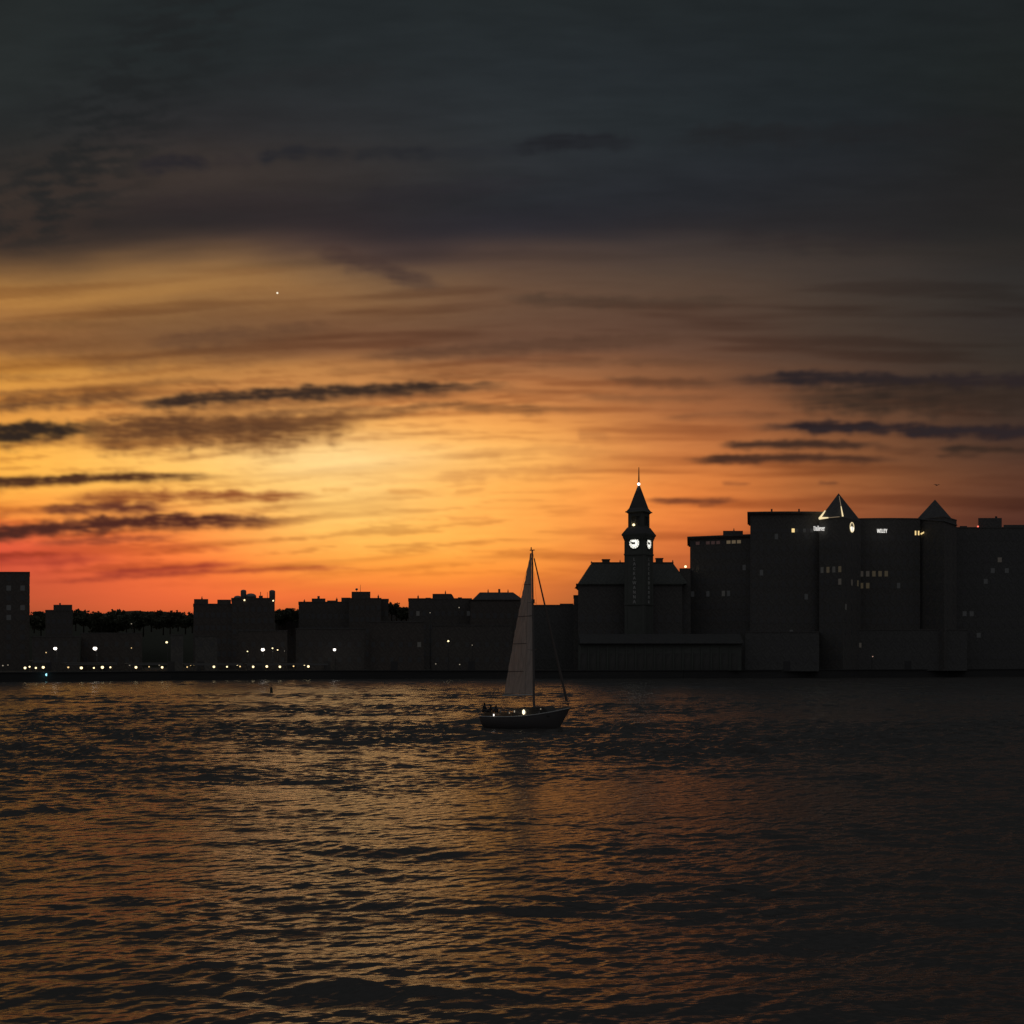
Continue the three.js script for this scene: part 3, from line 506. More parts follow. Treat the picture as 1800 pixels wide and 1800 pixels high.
// ------------------------------------------------------------------ offices on the right
const arc = (p0, p1, d, bulge, n = 10) => { const r = []; for (let i = 0; i <= n; i++) { const t = i / n; r.push([p0 + (p1 - p0) * t, d - bulge * 4 * t * (1 - t)]); } return r; };
function back(p, d, D) { return [p, D]; }
function signText(parentName, label, text, f, px0, px1, pyBase, size, d, m, lightI) {
  const p0 = at(px0, pyBase, d), wd = atX(px1, d) - atX(px0, d), s = thing(parentName, label, 'sign', p0);
  const g = new TextGeometry(text, { font: f, size, depth: 0.15, curveSegments: 5 }); g.computeBoundingBox(); const bb = g.boundingBox, k = wd / (bb.max.x - bb.min.x);
  g.translate(-bb.min.x, -bb.min.y, 0).scale(k, 1, 1); part(s, 'sign_letters', g, m);
  part(s, 'mounting_rail', box(wd, 0.12, 0.1, wd / 2, size * 0.4, -0.06), M.darkSteel);
  const l = new THREE.PointLight(new THREE.Color(1, 1, 1), lightI); l.position.set(wd / 2, size * 0.5, 0.8); l.castShadow = true; s.add(l); return s;
}
{
  const litWarm = glow(1.0, 0.72, 0.4, 0.09), litRed = glow(0.8, 0.35, 0.3, 0.03), litYellow = glow(1.0, 0.72, 0.3, 0.95);
  // A: lower left wing, its front turned a little to the left
  const A = block('office_wing', 'lower flat-topped left office wing with a jutting cornice', 'building', [[1213, 446], [1322, 437], back(1322, 433, 470), back(1213, 446, 476)], 943.5, 446, M.stone, { cornice: true });
  roofBox(A, 'plant_room', 1271, 1306, 933, 446, 8, M.concrete, A.yt);
  const top = { '1,0': litRed, '3,0': litRed, '4,0': litRed, '5,0': litRed, '7,0': litWarm, '8,0': litWarm, '9,0': litWarm };
  windows(A.t, A.c, A.pts[0], A.pts[1], A.yt - 2.4, A.yt - 2.4, 12, 1, 1.35, 1.1, top);
  windows(A.t, A.c, A.pts[0], A.pts[1], 7, A.yt - 7, 12, 9, 1.1, 1.9, { '0,5': litGrey, '3,5': litGrey, '6,5': litDim, '7,5': litGrey, '10,7': litGrey });
  // B: tall bowed wing
  const fb = arc(1318.8, 1450, 434, 0.9), B = block('office_wing', 'tall bowed office wing left of the lit pyramid roof', 'building', [...fb, back(1450, 434, 470), back(1318.8, 434, 470)], 900, 434, M.stone, { cornice: true });
  for (const px of [1355, 1403]) roofBox(B, 'roof_vent', px, px + 3, 894.5, 438, 0.8, M.darkSteel, B.yt);
  for (let i = 0; i < 10; i++) { const a = B.pts[i], b = B.pts[i + 1]; windows(B.t, B.c, a, b, 7, B.yt - 8.5, 1, 11, 1.15, 1.9, { [`0,${(i * 7) % 11}`]: i % 2 ? litGrey : M.glass, ...(i === 9 ? { '0,7': litAmber } : {}) }); windows(B.t, B.c, a, b, B.yt - 6.4, B.yt - 6.4, 2, 1, 1.0, 1.3, i === 5 ? { '1,0': litYellow } : i > 5 ? { '0,0': i === 9 ? litSoft : litGrey } : {}); }
  // C: corner pavilion below the lit pyramid: its corner faces the water
  const cd = 425, cfp = [[1440, 431], [1481.5, cd], [1513, 437], back(1474, 455, 455)], C = block('corner_pavilion', 'corner pavilion of the offices below the lit pyramid roof', 'building', cfp, 909, cd, M.stone);
  const apex = V(atX(1474, 438), atY(867, 438), -438), cor = C.pts.map(([x, z]) => V(x, C.yt, z)), v = [];
  for (let i = 0; i < 4; i++) { const a = cor[i], b = cor[(i + 1) % 4]; for (const p of [a, b, apex]) v.push(p.x - C.c.x, p.y + 0.01 - C.c.y, p.z - C.c.z); }
  const pg = new THREE.BufferGeometry(); pg.setAttribute('position', new THREE.Float32BufferAttribute(v, 3)); pg.computeVertexNormals(); pg.setAttribute('uv', new THREE.Float32BufferAttribute(v.filter((_, i) => i % 3 < 2), 2));
  const roof = part(C.t, 'pyramid_roof', pg, M.slate), rel = (p) => p.clone().sub(C.c);
  const hipLit = glow(1.0, 0.8, 0.45, 0.95), hipSoft = glow(1.0, 0.72, 0.42, 0.22), up = (a, b, s) => a.clone().lerp(b, s);
  part(roof, 'light_strip', rod(rel(up(cor[1], apex, 0.03)).add(V(0, 0.12, 0.1)), rel(up(cor[1], apex, 0.42)).add(V(0, 0.12, 0.1)), 0.28, 0.12), hipLit);
  part(roof, 'light_strip', rod(rel(up(cor[1], apex, 0.42)).add(V(0, 0.12, 0.1)), rel(up(cor[1], apex, 0.86)).add(V(0, 0.12, 0.1)), 0.1, 0.07), hipSoft);
  part(roof, 'light_strip', rod(rel(cor[0]).add(V(0.1, 0.15, 0.2)), rel(up(cor[0], apex, 0.3)).add(V(0, 0.15, 0.15)), 0.42, 0.16), hipLit);
  part(roof, 'light_strip', rod(rel(cor[0]).add(V(0, 0.25, 0.2)), rel(up(cor[0], cor[1], 0.38)).add(V(0, 0.2, 0.25)), 0.46, 0.18), hipLit);
  part(roof, 'light_strip', rod(rel(up(cor[0], cor[1], 0.38)).add(V(0, 0.2, 0.25)), rel(up(cor[0], cor[1], 0.85)).add(V(0, 0.2, 0.25)), 0.1, 0.08), hipSoft);
  const pl = new THREE.PointLight(new THREE.Color(1, 0.8, 0.5), 0.2); pl.position.copy(rel(cor[0]).add(V(-0.3, 0.4, 1))); pl.castShadow = true; C.t.add(pl);
  windows(C.t, C.c, C.pts[0], C.pts[1], 7, C.yt - 9, 4, 10, 1.1, 2.0, { '1,7': litAmber, '2,7': litDim, '3,7': litAmber, '0,7': litDim, '3,6': litSoft });
  windows(C.t, C.c, C.pts[1], C.pts[2], 7, C.yt - 9, 3, 10, 1.1, 2.0, { '1,6': litSoft, '2,6': litAmber, '0,4': litDim });
  { // round lit window in the right-hand face
    const a = C.pts[1], b = C.pts[2], tt = 0.5, pos = V(a[0] + (b[0] - a[0]) * tt, atY(928, 433), a[1] + (b[1] - a[1]) * tt).sub(C.c), turn = Math.atan2(-(b[1] - a[1]), b[0] - a[0]);
    const win = part(C.t, 'round_window', new THREE.CylinderGeometry(1.6, 1.6, 0.1, 32).rotateX(Math.PI / 2), glow(1.0, 0.8, 0.5, 0.12), pos); win.rotation.y = turn; win.userData.label = 'round lit window';
    const half = new THREE.Shape(); half.absarc(0, 0, 1.5, Math.PI * 1.03, Math.PI * 1.97); half.lineTo(0.5, 0.25); half.lineTo(-0.5, 0.25); half.closePath();
    part(win, 'lamp_panel', new THREE.ExtrudeGeometry(half, { depth: 0.06, bevelEnabled: false }), glow(1, 0.93, 0.8, 1.2), V(0, 0, 0.06));
    part(win, 'window_frame', new THREE.TorusGeometry(1.62, 0.13, 8, 32), hipLit, V(0, 0, 0.05)); part(win, 'glazing_bar', box(0.1, 3.0, 0.08), M.darkSteel, V(0, 0, 0.16));
  }
  // D: bowed middle block
  const fd = arc(1509, 1617.5, 441, 1.0), Dk = block('office_wing', 'bowed office wing between the two pyramid roofs', 'building', [...fd, back(1617.5, 441, 474), back(1509, 441, 474)], 911, 441, M.stone);
  for (let i = 0; i < 10; i++) windows(Dk.t, Dk.c, Dk.pts[i], Dk.pts[i + 1], 7, Dk.yt - 7, 1, 11, 1.15, 1.9, i === 0 || i === 1 ? { '0,7': litSoft, '0,6': litAmber } : i < 5 ? { '0,7': litAmber } : i === 6 ? { '0,6': litGrey } : {});
  windows(Dk.t, Dk.c, Dk.pts[9], Dk.pts[10], atY(937, 441), atY(937, 441), 2, 1, 0.5, 1.5, { '0,0': litYellow, '1,0': litYellow });
  // E: right pavilion with dark pyramid
  const E = block('corner_pavilion', 'corner pavilion of the offices below the dark pyramid roof', 'building', [[1614, 443.5], [1660, 434], [1681.5, 445], back(1640, 462, 462)], 912, 442, M.stone);
  { const ap = V(atX(1643.5, 446), atY(878, 446), -446), cr = grow(E.pts, 0.4).map(([x, z]) => V(x, E.yt, z)); cr[2].y = atY(924, 445); cr[1].y = atY(918, 436); const vv = []; for (let i = 0; i < 4; i++) for (const p of [cr[i], cr[(i + 1) % 4], ap]) vv.push(p.x - E.c.x, p.y + 0.01 - E.c.y, p.z - E.c.z);
    const g = new THREE.BufferGeometry(); g.setAttribute('position', new THREE.Float32BufferAttribute(vv, 3)); g.computeVertexNormals(); g.setAttribute('uv', new THREE.Float32BufferAttribute(vv.filter((_, i) => i % 3 < 2), 2)); part(E.t, 'pyramid_roof', g, M.slate); }
  windows(E.t, E.c, E.pts[0], E.pts[1], 7, E.yt - 8, 4, 11, 1.1, 1.9, { '2,2': litGrey }); windows(E.t, E.c, E.pts[1], E.pts[2], 7, E.yt - 8, 2, 11, 1.1, 1.9);
  { const m = part(E.t, 'window', paneGeo, litYellow, at(1615.5, 937.5, 442).sub(E.c).add(V(1.0, 0, 0.6))); m.scale.set(1.4, 0.5, 1); m.rotation.z = 0.5; m.userData.label = 'slanting lit window'; }
  // F: long right block
  const F = block('office_block', 'long right-hand office block with a boxy plant room on the roof', 'building', rect(1677, 1850, 452, 34), 926.5, 452, M.concrete, { cornice: false });
  roofBox(F, 'plant_room', 1719.5, 1761, 910.5, 454, 12, M.concrete, F.yt); roofBox(F, 'roof_hut', 1687, 1700, 924.5, 454, 6, M.concrete, F.yt); roofBox(F, 'roof_vent', 1749, 1753, 907.5, 456, 1, M.darkSteel, atY(910.5, 454));
  roofBox(F, 'upper_storey', 1764, 1849, 922.5, 454, 16, M.concrete, F.yt);
  windows(F.t, F.c, F.pts[0], F.pts[1], 7, F.yt - 4, 14, 12, 1.4, 1.7, { '6,9': litSoft, '5,8': litGrey, '7,8': litGrey, '4,7': litGrey, '1,4': litGrey, '2,4': litGrey, '3,2': litGrey });
  const white = glow(1, 0.96, 0.9, 0.85);
  signText('lit_sign', 'small white script sign on the wall below the lit pyramid', 'Unilever', serif, 1430, 1449.5, 933, 1.55, 428.5, white, 0.12);
  signText('lit_sign', 'white five-letter sign on the bowed wing between the pyramids', 'WILEY', font, 1541.5, 1559.5, 936.5, 1.3, 434.4, white, 0.12);
}

// ------------------------------------------------------------------ low waterfront houses and sheds
{
  const list = [[56, 140, 1118, 395, 'brown', 'low shed behind the two leftmost white street lamps'], [142, 250, 1112, 405, 'brick', 'low brick shed left of the warehouse wall'], [300, 322, 1115, 400, 'pale', 'small pale shed beside the yellow street lamp above the quay'], [343, 382, 1117, 402, 'pale', 'pale square shed in front of the warehouse'], [420, 505, 1108, 412, 'brick', 'brick shed behind the cluster of small white lamps'], [520, 640, 1104, 415, 'brown', 'long brown shed behind the rightmost white lamp'], [648, 745, 1092, 418, 'brick', 'brick loft house with two rows of tall windows'], [760, 900, 1098, 420, 'brown', 'wide dark shed behind the lone yellow lamp'], [1310, 1440, 1110, 418, 'concrete', 'flat pavilion on the shore below the bowed office wing'], [1470, 1700, 1106, 436, 'concrete', 'long flat pavilion on the shore below the pyramid roofs']];
  for (const [p0, p1, py, d, m, label] of list) {
    const b = block('waterfront_shed', label, 'shed', rect(p0, p1, d, 14), py, d, M[m]), n = Math.max(2, Math.round((p1 - p0) / 17));
    windows(b.t, b.c, b.pts[0], b.pts[1], 6, 11, n, 2, 1.2, 1.6, p0 === 648 ? { [`${n - 1},1`]: litDim } : p0 === 1470 ? { '2,1': litSoft } : {});
    part(b.t, 'door', box(2.2, 3, 0.1, 0, 1.5, (p1 - p0) * 0 + (-d - b.c.z) + 0.06), M.darkSteel);
  }
}

// ------------------------------------------------------------------ pier with canopies, and its lamps
const ordinal = ['first', 'second', 'third', 'fourth', 'fifth', 'sixth', 'seventh', 'eighth', 'ninth', 'tenth', 'eleventh', 'twelfth', 'thirteenth', 'fourteenth', 'fifteenth', 'sixteenth', 'seventeenth', 'eighteenth', 'nineteenth', 'twentieth', 'twenty-first', 'twenty-second', 'twenty-third', 'twenty-fourth', 'twenty-fifth', 'twenty-sixth', 'twenty-seventh', 'twenty-eighth', 'twenty-ninth', 'thirtieth'];
const CAN = [];
function canopy(p0, p1, py, label) {
  const d0 = shoreD(p0) + 5, d1 = shoreD(p1) + 5, a = V(atX(p0, d0), GROUND, -d0), b = V(atX(p1, d1), GROUND, -d1), L = a.distanceTo(b), turn = Math.atan2(-(b.z - a.z), b.x - a.x), mid = a.clone().add(b).multiplyScalar(0.5);
  const t = thing('pier_canopy', label, 'canopy', mid, turn, 'canopies along the lit quay'), yr = atY(py, (d0 + d1) / 2) - GROUND;
  part(t, 'roof', new RoundedBoxGeometry(L, 0.28, 4.2, 2, 0.08).translate(0, yr, 0), M.pale); part(t, 'fascia', box(L - 0.1, 0.4, 0.12, 0, yr - 0.28, 2.0), M.steel);
  const n = Math.max(2, Math.round(L / 6)); for (let i = 0; i <= n; i++) part(t, 'post', cyl(0.1, 0.1, yr, -L / 2 + 0.3 + (L - 0.6) * i / n, yr / 2 - 0.05, -1.6, 8), M.darkSteel);
}
canopy(54, 84, 1161.5, 'short raised canopy at the left end of the quay lamps'); canopy(112, 202, 1165.5, 'quay canopy below the second white street lamp'); canopy(222, 290, 1166, 'short quay canopy left of the pale sheds'); canopy(322, 424, 1166.5, 'quay canopy in front of the pale square shed'); canopy(432, 574, 1166.5, 'longest quay canopy at the right end of the lamp row');
function bulb(r, m) { return new THREE.SphereGeometry(r, 14, 10); }
function pointGlow(parent, p, color, I) { const l = new THREE.PointLight(color, I); l.position.copy(p); l.castShadow = true; parent.add(l); }
{
  // [bearing, row, radius, tint]
  const lamps = [[5, 1170, .18, 'd'], [14, 1169, .14, 'd'], [44, 1174, .33, 'w'], [52, 1172, .22, 'w'], [63, 1174, .26, 'w'], [76, 1173, .36, 'w'], [120, 1173, .24, 'a'], [143, 1174, .38, 'w'], [165, 1174, .24, 'w'], [180, 1173, .4, 'w'], [194, 1173, .24, 'w'], [228, 1169, .2, 'd'], [239, 1173, .36, 'w'], [262, 1172, .18, 'a'], [280, 1169, .18, 'd'], [285, 1173, .33, 'w'], [329, 1172.5, .2, 'a'], [335, 1169, .2, 'a'], [341, 1168.5, .2, 'a'], [376, 1172, .34, 'w'], [399, 1172, .25, 'w'], [417, 1168.5, .24, 'w'], [422, 1171.5, .22, 'a'], [445, 1172, .33, 'w'], [469, 1171.5, .36, 'w'], [492, 1172, .34, 'w'], [516, 1171, .24, 'a'], [535, 1168.5, .26, 'w'], [542, 1171.5, .36, 'w'], [566, 1168, .16, 'd']];
  const mats = { w: M.lampWarm, a: M.lampAmber, d: M.lampDim }, I = { w: 0.12, a: 0.06, d: 0.02 }, tint = { w: 'bright warm', a: 'amber', d: 'faint' };
  lamps.forEach(([px, py, r, k], i) => {
    const d = shoreD(px) + 4.2, p = at(px, py, d), h = p.y - GROUND, t = thing('quay_lamp', `${tint[k]} quay lamp, ${ordinal[i]} from the left in the lamp row`, 'lamp', V(p.x, GROUND, p.z), 0, 'lamps along the quay');
    part(t, 'post', cyl(0.05, 0.07, h - r, 0, (h - r) / 2, 0, 8), M.darkSteel); part(t, 'lamp_globe', bulb(r), mats[k], V(0, h, 0)); part(t, 'lamp_cap', new THREE.ConeGeometry(r * 0.9, r * 0.6, 12), M.darkSteel, V(0, h + r * 1.15, 0));
    pointGlow(t, V(0, h - r * 0.2, r + 0.25), new THREE.Color(1, 0.8, 0.5), I[k]);
  });
  const street = [[97, 1140, .8, 'W', 'left of the pair of large white street lamps at far left'], [167, 1140, .95, 'W', 'brightest white street lamp, right of the far-left pair'], [462, 1142, .9, 'W', 'large white street lamp in the middle of a lamp cluster'], [588, 1142, .75, 'W', 'lone white street lamp right of the lamp cluster'], [293, 1129, .55, 'y', 'yellow street lamp standing above the pale sheds'], [788, 1127, .5, 'y', 'lone yellow street lamp left of the sail'], [435, 1145, .32, 'y', 'small street lamp at the left end of the cluster'], [479, 1139.5, .38, 'w', 'small street lamp just right of the large clustered lamp'], [488, 1142.5, .34, 'w', 'second small street lamp right of the large clustered lamp'], [500, 1144.5, .2, 'd', 'faint street lamp at the right end of the cluster'], [81, 1147, .25, 'a', 'tiny street lamp below the left white street lamp'], [231, 1139, .22, 'a', 'faint street lamp midway between white and yellow lamps'], [231, 1096.5, .3, 'd', 'faint high lamp among the trees at left'], [756, 1077, .25, 'd', 'faint high lamp against the flat block left of the mansard'], [807, 1068, .32, 'd', 'faint high lamp below the mansard roof edge'], [830, 1134, .24, 'd', 'faint street lamp right of the lone yellow one'], [766, 1167, .28, 'd', 'faint low lamp on the dark quay left of the boat'], [808, 1168, .3, 'd', 'faint low lamp on the dark quay just left of the sail'], [1534, 1154, .34, 'r', 'small reddish lamp on the right quay, left one'], [1630, 1153.5, .36, 'r', 'small reddish lamp on the right quay, right one']];
  const mr = glow(1, 0.6, 0.45, 0.35), ms = { W: M.lampWhite, w: M.lampWarm, y: glow(1, 0.82, 0.45, 2), a: M.lampAmber, d: M.lampDim, r: mr }, Is = { W: 0.5, w: 0.15, y: 0.2, a: 0.06, d: 0.02, r: 0.02 };
  for (const [px, py, r, k, label] of street) {
    const d = py > 1150 ? shoreD(px) + 3 : py < 1100 ? 440 : shoreD(px) + 12, p = at(px, py, d), h = p.y - GROUND, t = thing('street_lamp', label, 'lamp', V(p.x, GROUND, p.z), 0, 'street lamps behind the quay');
    part(t, 'post', cyl(0.08, 0.14, h + 0.3, 0, (h + 0.3) / 2, -r - 0.5, 10), M.darkSteel); part(t, 'arm', rod(V(0, h + 0.25, -r - 0.5), V(0, h + r * 0.9, 0), 0.06), M.darkSteel);
    part(t, 'lamp_head', new THREE.SphereGeometry(r * 0.75, 16, 8, 0, Math.PI * 2, 0, Math.PI / 2).scale(1, 0.55, 1), M.darkSteel, V(0, h + r * 0.45, 0)); part(t, 'lamp_globe', new THREE.SphereGeometry(r * 0.62, 16, 12).scale(1, 0.85, 1), ms[k], V(0, h, 0));
    pointGlow(t, V(0, h - 0.1, r + 0.3), new THREE.Color(1, 0.88, 0.72), Is[k]);
  }
  const fixed = [[430, 1055, 454.6, .42, M.lampWarm, 'warm lamp below the left roof tank'], [480.5, 1056, 454.6, .4, M.lampWarm, 'warm lamp below the right roof tank'], [1205, 996, 440, .42, M.lampWarm, 'roof lamp between the terminal hall and the offices'], [1719, 925.5, 452, .3, M.lampRed, 'small red lamp beside the rooftop plant room']];
  for (const [px, py, d, r, m, label] of fixed) {
    const p = at(px, py, d), t = thing('roof_lamp', label, 'lamp', p); part(t, 'bracket', py > 1000 ? box(0.1, 0.1, 0.5, 0, r * 0.7, -0.25) : cyl(0.05, 0.07, 1.2, 0, -0.6, 0, 8), M.darkSteel); part(t, 'lamp_globe', bulb(r), m); pointGlow(t, V(0, 0, r + 0.25), new THREE.Color(...(m === M.lampRed ? [1, 0.2, 0.12] : [1, 0.8, 0.5])), m === M.lampRed ? 0.04 : 0.1);
  }
  // a mooring pile in front of the quay carries the cyan light
  {
    const px = 84, d = shoreD(px) - 3, t = thing('mooring_pile', 'dark mooring pile below the cyan light at far left', 'pile', V(atX(px, d), -1, -d));
    part(t, 'pile', cyl(0.2, 0.23, 3.4, 0, 1.6, 0, 10), M.wood); part(t, 'pile_cap', new THREE.ConeGeometry(0.24, 0.3, 10), M.steel, V(0, 3.42, 0));
  }
  const d = shoreD(84) - 2.6, p = at(82, 1186, d), t = thing('navigation_lamp', 'cyan navigation light low on the quay at far left', 'lamp', p); part(t, 'bracket', box(0.1, 0.1, 1.0, 0, -0.1, -0.5), M.darkSteel); part(t, 'lamp_globe', bulb(0.36), M.lampCyan); pointGlow(t, V(0, 0, 0.6), new THREE.Color(0.35, 0.85, 1), 0.08);
}

// ------------------------------------------------------------------ trees
{
  const leaf = new THREE.PlaneGeometry(0.5, 0.34);
  function crown(seed, w, h) {
    const R = rng(seed), lobes = [], list = [], N = 14; for (let i = 0; i < N; i++) { const a = R() * 6.283, q = Math.sqrt(R()) * 0.62; lobes.push([Math.cos(a) * q * w / 2, h * (0.28 + 0.5 * R() * (1 - q * 0.5)), Math.sin(a) * q * w / 2, (0.2 + 0.17 * R()) * w * 0.62]); }
    const pos = [], nor = [], up = [], e = new THREE.Matrix4(), q = new THREE.Quaternion(), eu = new THREE.Euler();
    for (let i = 0; i < 900; i++) {
      const L = lobes[Math.floor(R() * N)], u = V(R() * 2 - 1, R() * 2 - 1, R() * 2 - 1).normalize().multiplyScalar(L[3] * Math.pow(R(), 0.4)); eu.set(R() * 6, R() * 6, R() * 6); q.setFromEuler(eu); const s = 0.7 + 1.1 * R();
      e.compose(V(L[0] + u.x, L[1] + u.y * 0.8, L[2] + u.z), q, V(s, s, s)); list.push(leaf.clone().applyMatrix4(e));
    }
    return mergeGeometries(list);
  }
  const crowns = [crown(1, 9, 9), crown(2, 9, 8), crown(3, 10, 10), crown(4, 8, 9), crown(5, 10, 8)];
  const trees = [[60, 1074, 24], [72, 1079, 20], [133, 1069, 22], [147, 1071, 28], [163, 1074, 26], [178, 1076, 22], [194, 1070, 34], [207, 1070, 30], [222, 1077, 22], [236, 1073, 26], [252, 1074, 24], [266, 1074, 22], [277, 1071, 20], [287, 1075, 22], [299, 1072, 26], [313, 1078, 20], [326, 1075, 22], [338, 1073, 24], [490, 1069, 20], [501, 1068, 22], [513, 1068.5, 20], [522, 1070, 16], [688, 1057, 16], [697, 1058, 16], [705, 1066, 18], [714, 1066, 16], [968, 1066, 24], [982, 1064, 20], [30, 1080, 26]];
  const R = rng(9);
  trees.sort((a, b) => a[0] - b[0]).forEach(([px, py, w], i) => {
    const near = px > 680 && px < 720, d = px > 900 ? 478 : near ? 492 : px > 400 ? 500 : 540 + (i % 3) * 7, top = atY(py, d), k = d / FOCAL, cw = w * k * (1.5 + 0.5 * ((i * 7) % 5) / 4), ch = Math.max(5.5, cw * (0.62 + 0.08 * (i % 4))), ground = d > 530 ? top - ch * 0.98 : Math.max(GROUND, top - ch * 1.6);
    const t = thing('tree', `leafy dark tree, ${ordinal[i]} from the left along the skyline`, 'tree', V(atX(px, d), ground, -d), 0, 'trees on the skyline');
    const h = top - ground, trunk = [rod(V(0, -2.5, 0), V(0.1, h - ch * 0.45, 0), 0.32, 0.16)]; for (let b = 0; b < 4; b++) { const a = b * 1.6 + i; trunk.push(rod(V(0.08, h - ch * 0.75, 0), V(Math.cos(a) * cw * 0.25, h - ch * (0.35 + 0.1 * (b % 2)), Math.sin(a) * cw * 0.25), 0.13, 0.05, 6)); }
    part(t, 'trunk', merge(trunk), M.bark); const cg = crowns[i % 5], bb = (cg.computeBoundingBox(), cg.boundingBox), cm = part(t, 'crown', cg, leafMat); cm.scale.set(cw / (bb.max.x - bb.min.x), ch / (bb.max.y - bb.min.y), cw / (bb.max.z - bb.min.z)); cm.position.y = h - bb.max.y * cm.scale.y; cm.rotation.y = R() * 6;
  });
}

// ------------------------------------------------------------------ bodies from tapered bones
function fieldMesh(bones, cell, k) {
  const lo = V(1e9, 1e9, 1e9), hi = V(-1e9, -1e9, -1e9);
  for (const [a, b, ra, rb] of bones) for (const [p, r] of [[a, ra], [b, rb]]) { lo.min(V(p.x - r, p.y - r, p.z - r)); hi.max(V(p.x + r, p.y + r, p.z + r)); }
  const mid = lo.clone().add(hi).multiplyScalar(0.5), halfSize = Math.max(hi.x - lo.x, hi.y - lo.y, hi.z - lo.z) / 2 + cell * 3, res = Math.ceil(halfSize * 2 / cell);
  const mc = new MarchingCubes(res, new THREE.MeshBasicMaterial(), false, false, 60000); mc.isolation = 0;
  const p = V(0, 0, 0), ab = V(0, 0, 0), ap = V(0, 0, 0);
  for (let z = 0; z < res; z++) for (let y = 0; y < res; y++) for (let x = 0; x < res; x++) {
    p.set((x - res / 2) / (res / 2), (y - res / 2) / (res / 2), (z - res / 2) / (res / 2)).multiplyScalar(halfSize).add(mid);
    let d = 1e3; for (const [a, b, ra, rb] of bones) { ab.subVectors(b, a); ap.subVectors(p, a); const t = Math.min(1, Math.max(0, ap.dot(ab) / Math.max(1e-9, ab.lengthSq()))), e = ap.addScaledVector(ab, -t).length() - (ra + (rb - ra) * t), h = Math.max(0, k - Math.abs(d - e)) / k; d = Math.min(d, e) - h * h * k * 0.25; }
    mc.field[x + y * res + z * res * res] = -d;
  }
  mc.update();
  const n = mc.count, g = new THREE.BufferGeometry(), pa = new Float32Array(mc.positionArray.slice(0, n * 3));
  for (let i = 0; i < n; i++) { pa[i * 3] = pa[i * 3] * halfSize + mid.x; pa[i * 3 + 1] = pa[i * 3 + 1] * halfSize + mid.y; pa[i * 3 + 2] = pa[i * 3 + 2] * halfSize + mid.z; }
  g.setAttribute('position', new THREE.BufferAttribute(pa, 3)); const w = mergeVertices(g, cell * 0.02); w.computeVertexNormals(); return w;
}
function handBones(w, dir, side) {     // wrist, pointing direction, sideways
  const up = dir.clone().cross(side).normalize(), out = [], o = (f, s, u) => w.clone().addScaledVector(dir, f).addScaledVector(side, s).addScaledVector(up, u);
  out.push([o(0, 0, 0), o(0.085, 0.018, 0), 0.026, 0.02], [o(0.02, -0.01, 0), o(0.085, -0.02, 0), 0.022, 0.018]);
  [[0.03, 0.068], [0.01, 0.078], [-0.01, 0.072], [-0.03, 0.055]].forEach(([s, l]) => { const a = o(0.085, s, 0), b = o(0.085 + l * 0.55, s * 1.05, -0.012), c = o(0.085 + l * 0.8, s * 1.05, -0.045); out.push([a, b, 0.0095, 0.0085], [b, c, 0.0085, 0.0075]); });
  out.push([o(0.025, 0.03, 0), o(0.06, 0.06, -0.012), 0.012, 0.01], [o(0.06, 0.06, -0.012), o(0.09, 0.062, -0.03), 0.01, 0.008]); return out;
}
const skin = plain(0.32, 0.2, 0.15, 0.6), clothes = [plain(0.05, 0.05, 0.06, 0.9), plain(0.07, 0.05, 0.05, 0.9), plain(0.06, 0.06, 0.07, 0.9)], hairMat = plain(0.03, 0.02, 0.02, 0.7);
function seatedPerson(parent, label, lean, cl) {
  // sits at the origin (seat height 0), facing +x
  const hip = V(0, 0.09, 0), chest = V(lean, 0.46, 0), neck = V(lean * 1.25, 0.60, 0), head = V(lean * 1.4 + 0.02, 0.75, 0);
  const B = [[hip, chest, 0.145, 0.155], [V(lean, 0.5, -0.12), V(lean, 0.5, 0.12), 0.085, 0.085], [chest, neck, 0.1, 0.055], [neck, head, 0.055, 0.075], [head, V(head.x + 0.015, head.y + 0.06, 0), 0.088, 0.092], [V(head.x + 0.05, head.y - 0.045, 0), V(head.x + 0.04, head.y - 0.03, 0), 0.05, 0.055], [V(head.x + 0.095, head.y + 0.012, 0), V(head.x + 0.113, head.y - 0.008, 0), 0.012, 0.014]];
  const wrists = []; for (const s of [-1, 1]) {
    const sh = V(lean, 0.52, s * 0.2), el = V(lean + 0.1, 0.27, s * 0.25), wr = V(lean + 0.34, 0.24, s * 0.15); B.push([sh, el, 0.06, 0.048], [el, wr, 0.046, 0.03], [V(0, 0.08, s * 0.09), V(0.43, 0.1, s * 0.12), 0.088, 0.062], [V(0.43, 0.1, s * 0.12), V(0.42, -0.33, s * 0.12), 0.06, 0.042], [V(0.4, -0.37, s * 0.12), V(0.58, -0.39, s * 0.13), 0.045, 0.035], [V(head.x - 0.005, head.y + 0.005, s * 0.088), V(head.x - 0.005, head.y + 0.03, s * 0.09), 0.014, 0.016]); wrists.push([wr, s]);
  }
  const body = fieldMesh(B, 0.022, 0.045), geos = [body]; for (const [wr, s] of wrists) geos.push(fieldMesh(handBones(wr, V(1, -0.1, -s * 0.3).normalize(), V(0, 0.3, -s).normalize()), 0.0045, 0.006));
  const g = mergeGeometries(geos.map((q) => { const z = q.toNonIndexed(); for (const a of Object.keys(z.attributes)) if (a !== 'position' && a !== 'normal') z.deleteAttribute(a); return z; }));
  const body2 = part(parent, 'body', g, cl);
  part(parent, 'hair', new THREE.SphereGeometry(0.102, 16, 12, 0, 6.283, 0, 1.75).scale(1.02, 1.0, 0.96).rotateZ(0.42).translate(head.x + 0.002, head.y + 0.062, 0), hairMat);
  return body2;
}

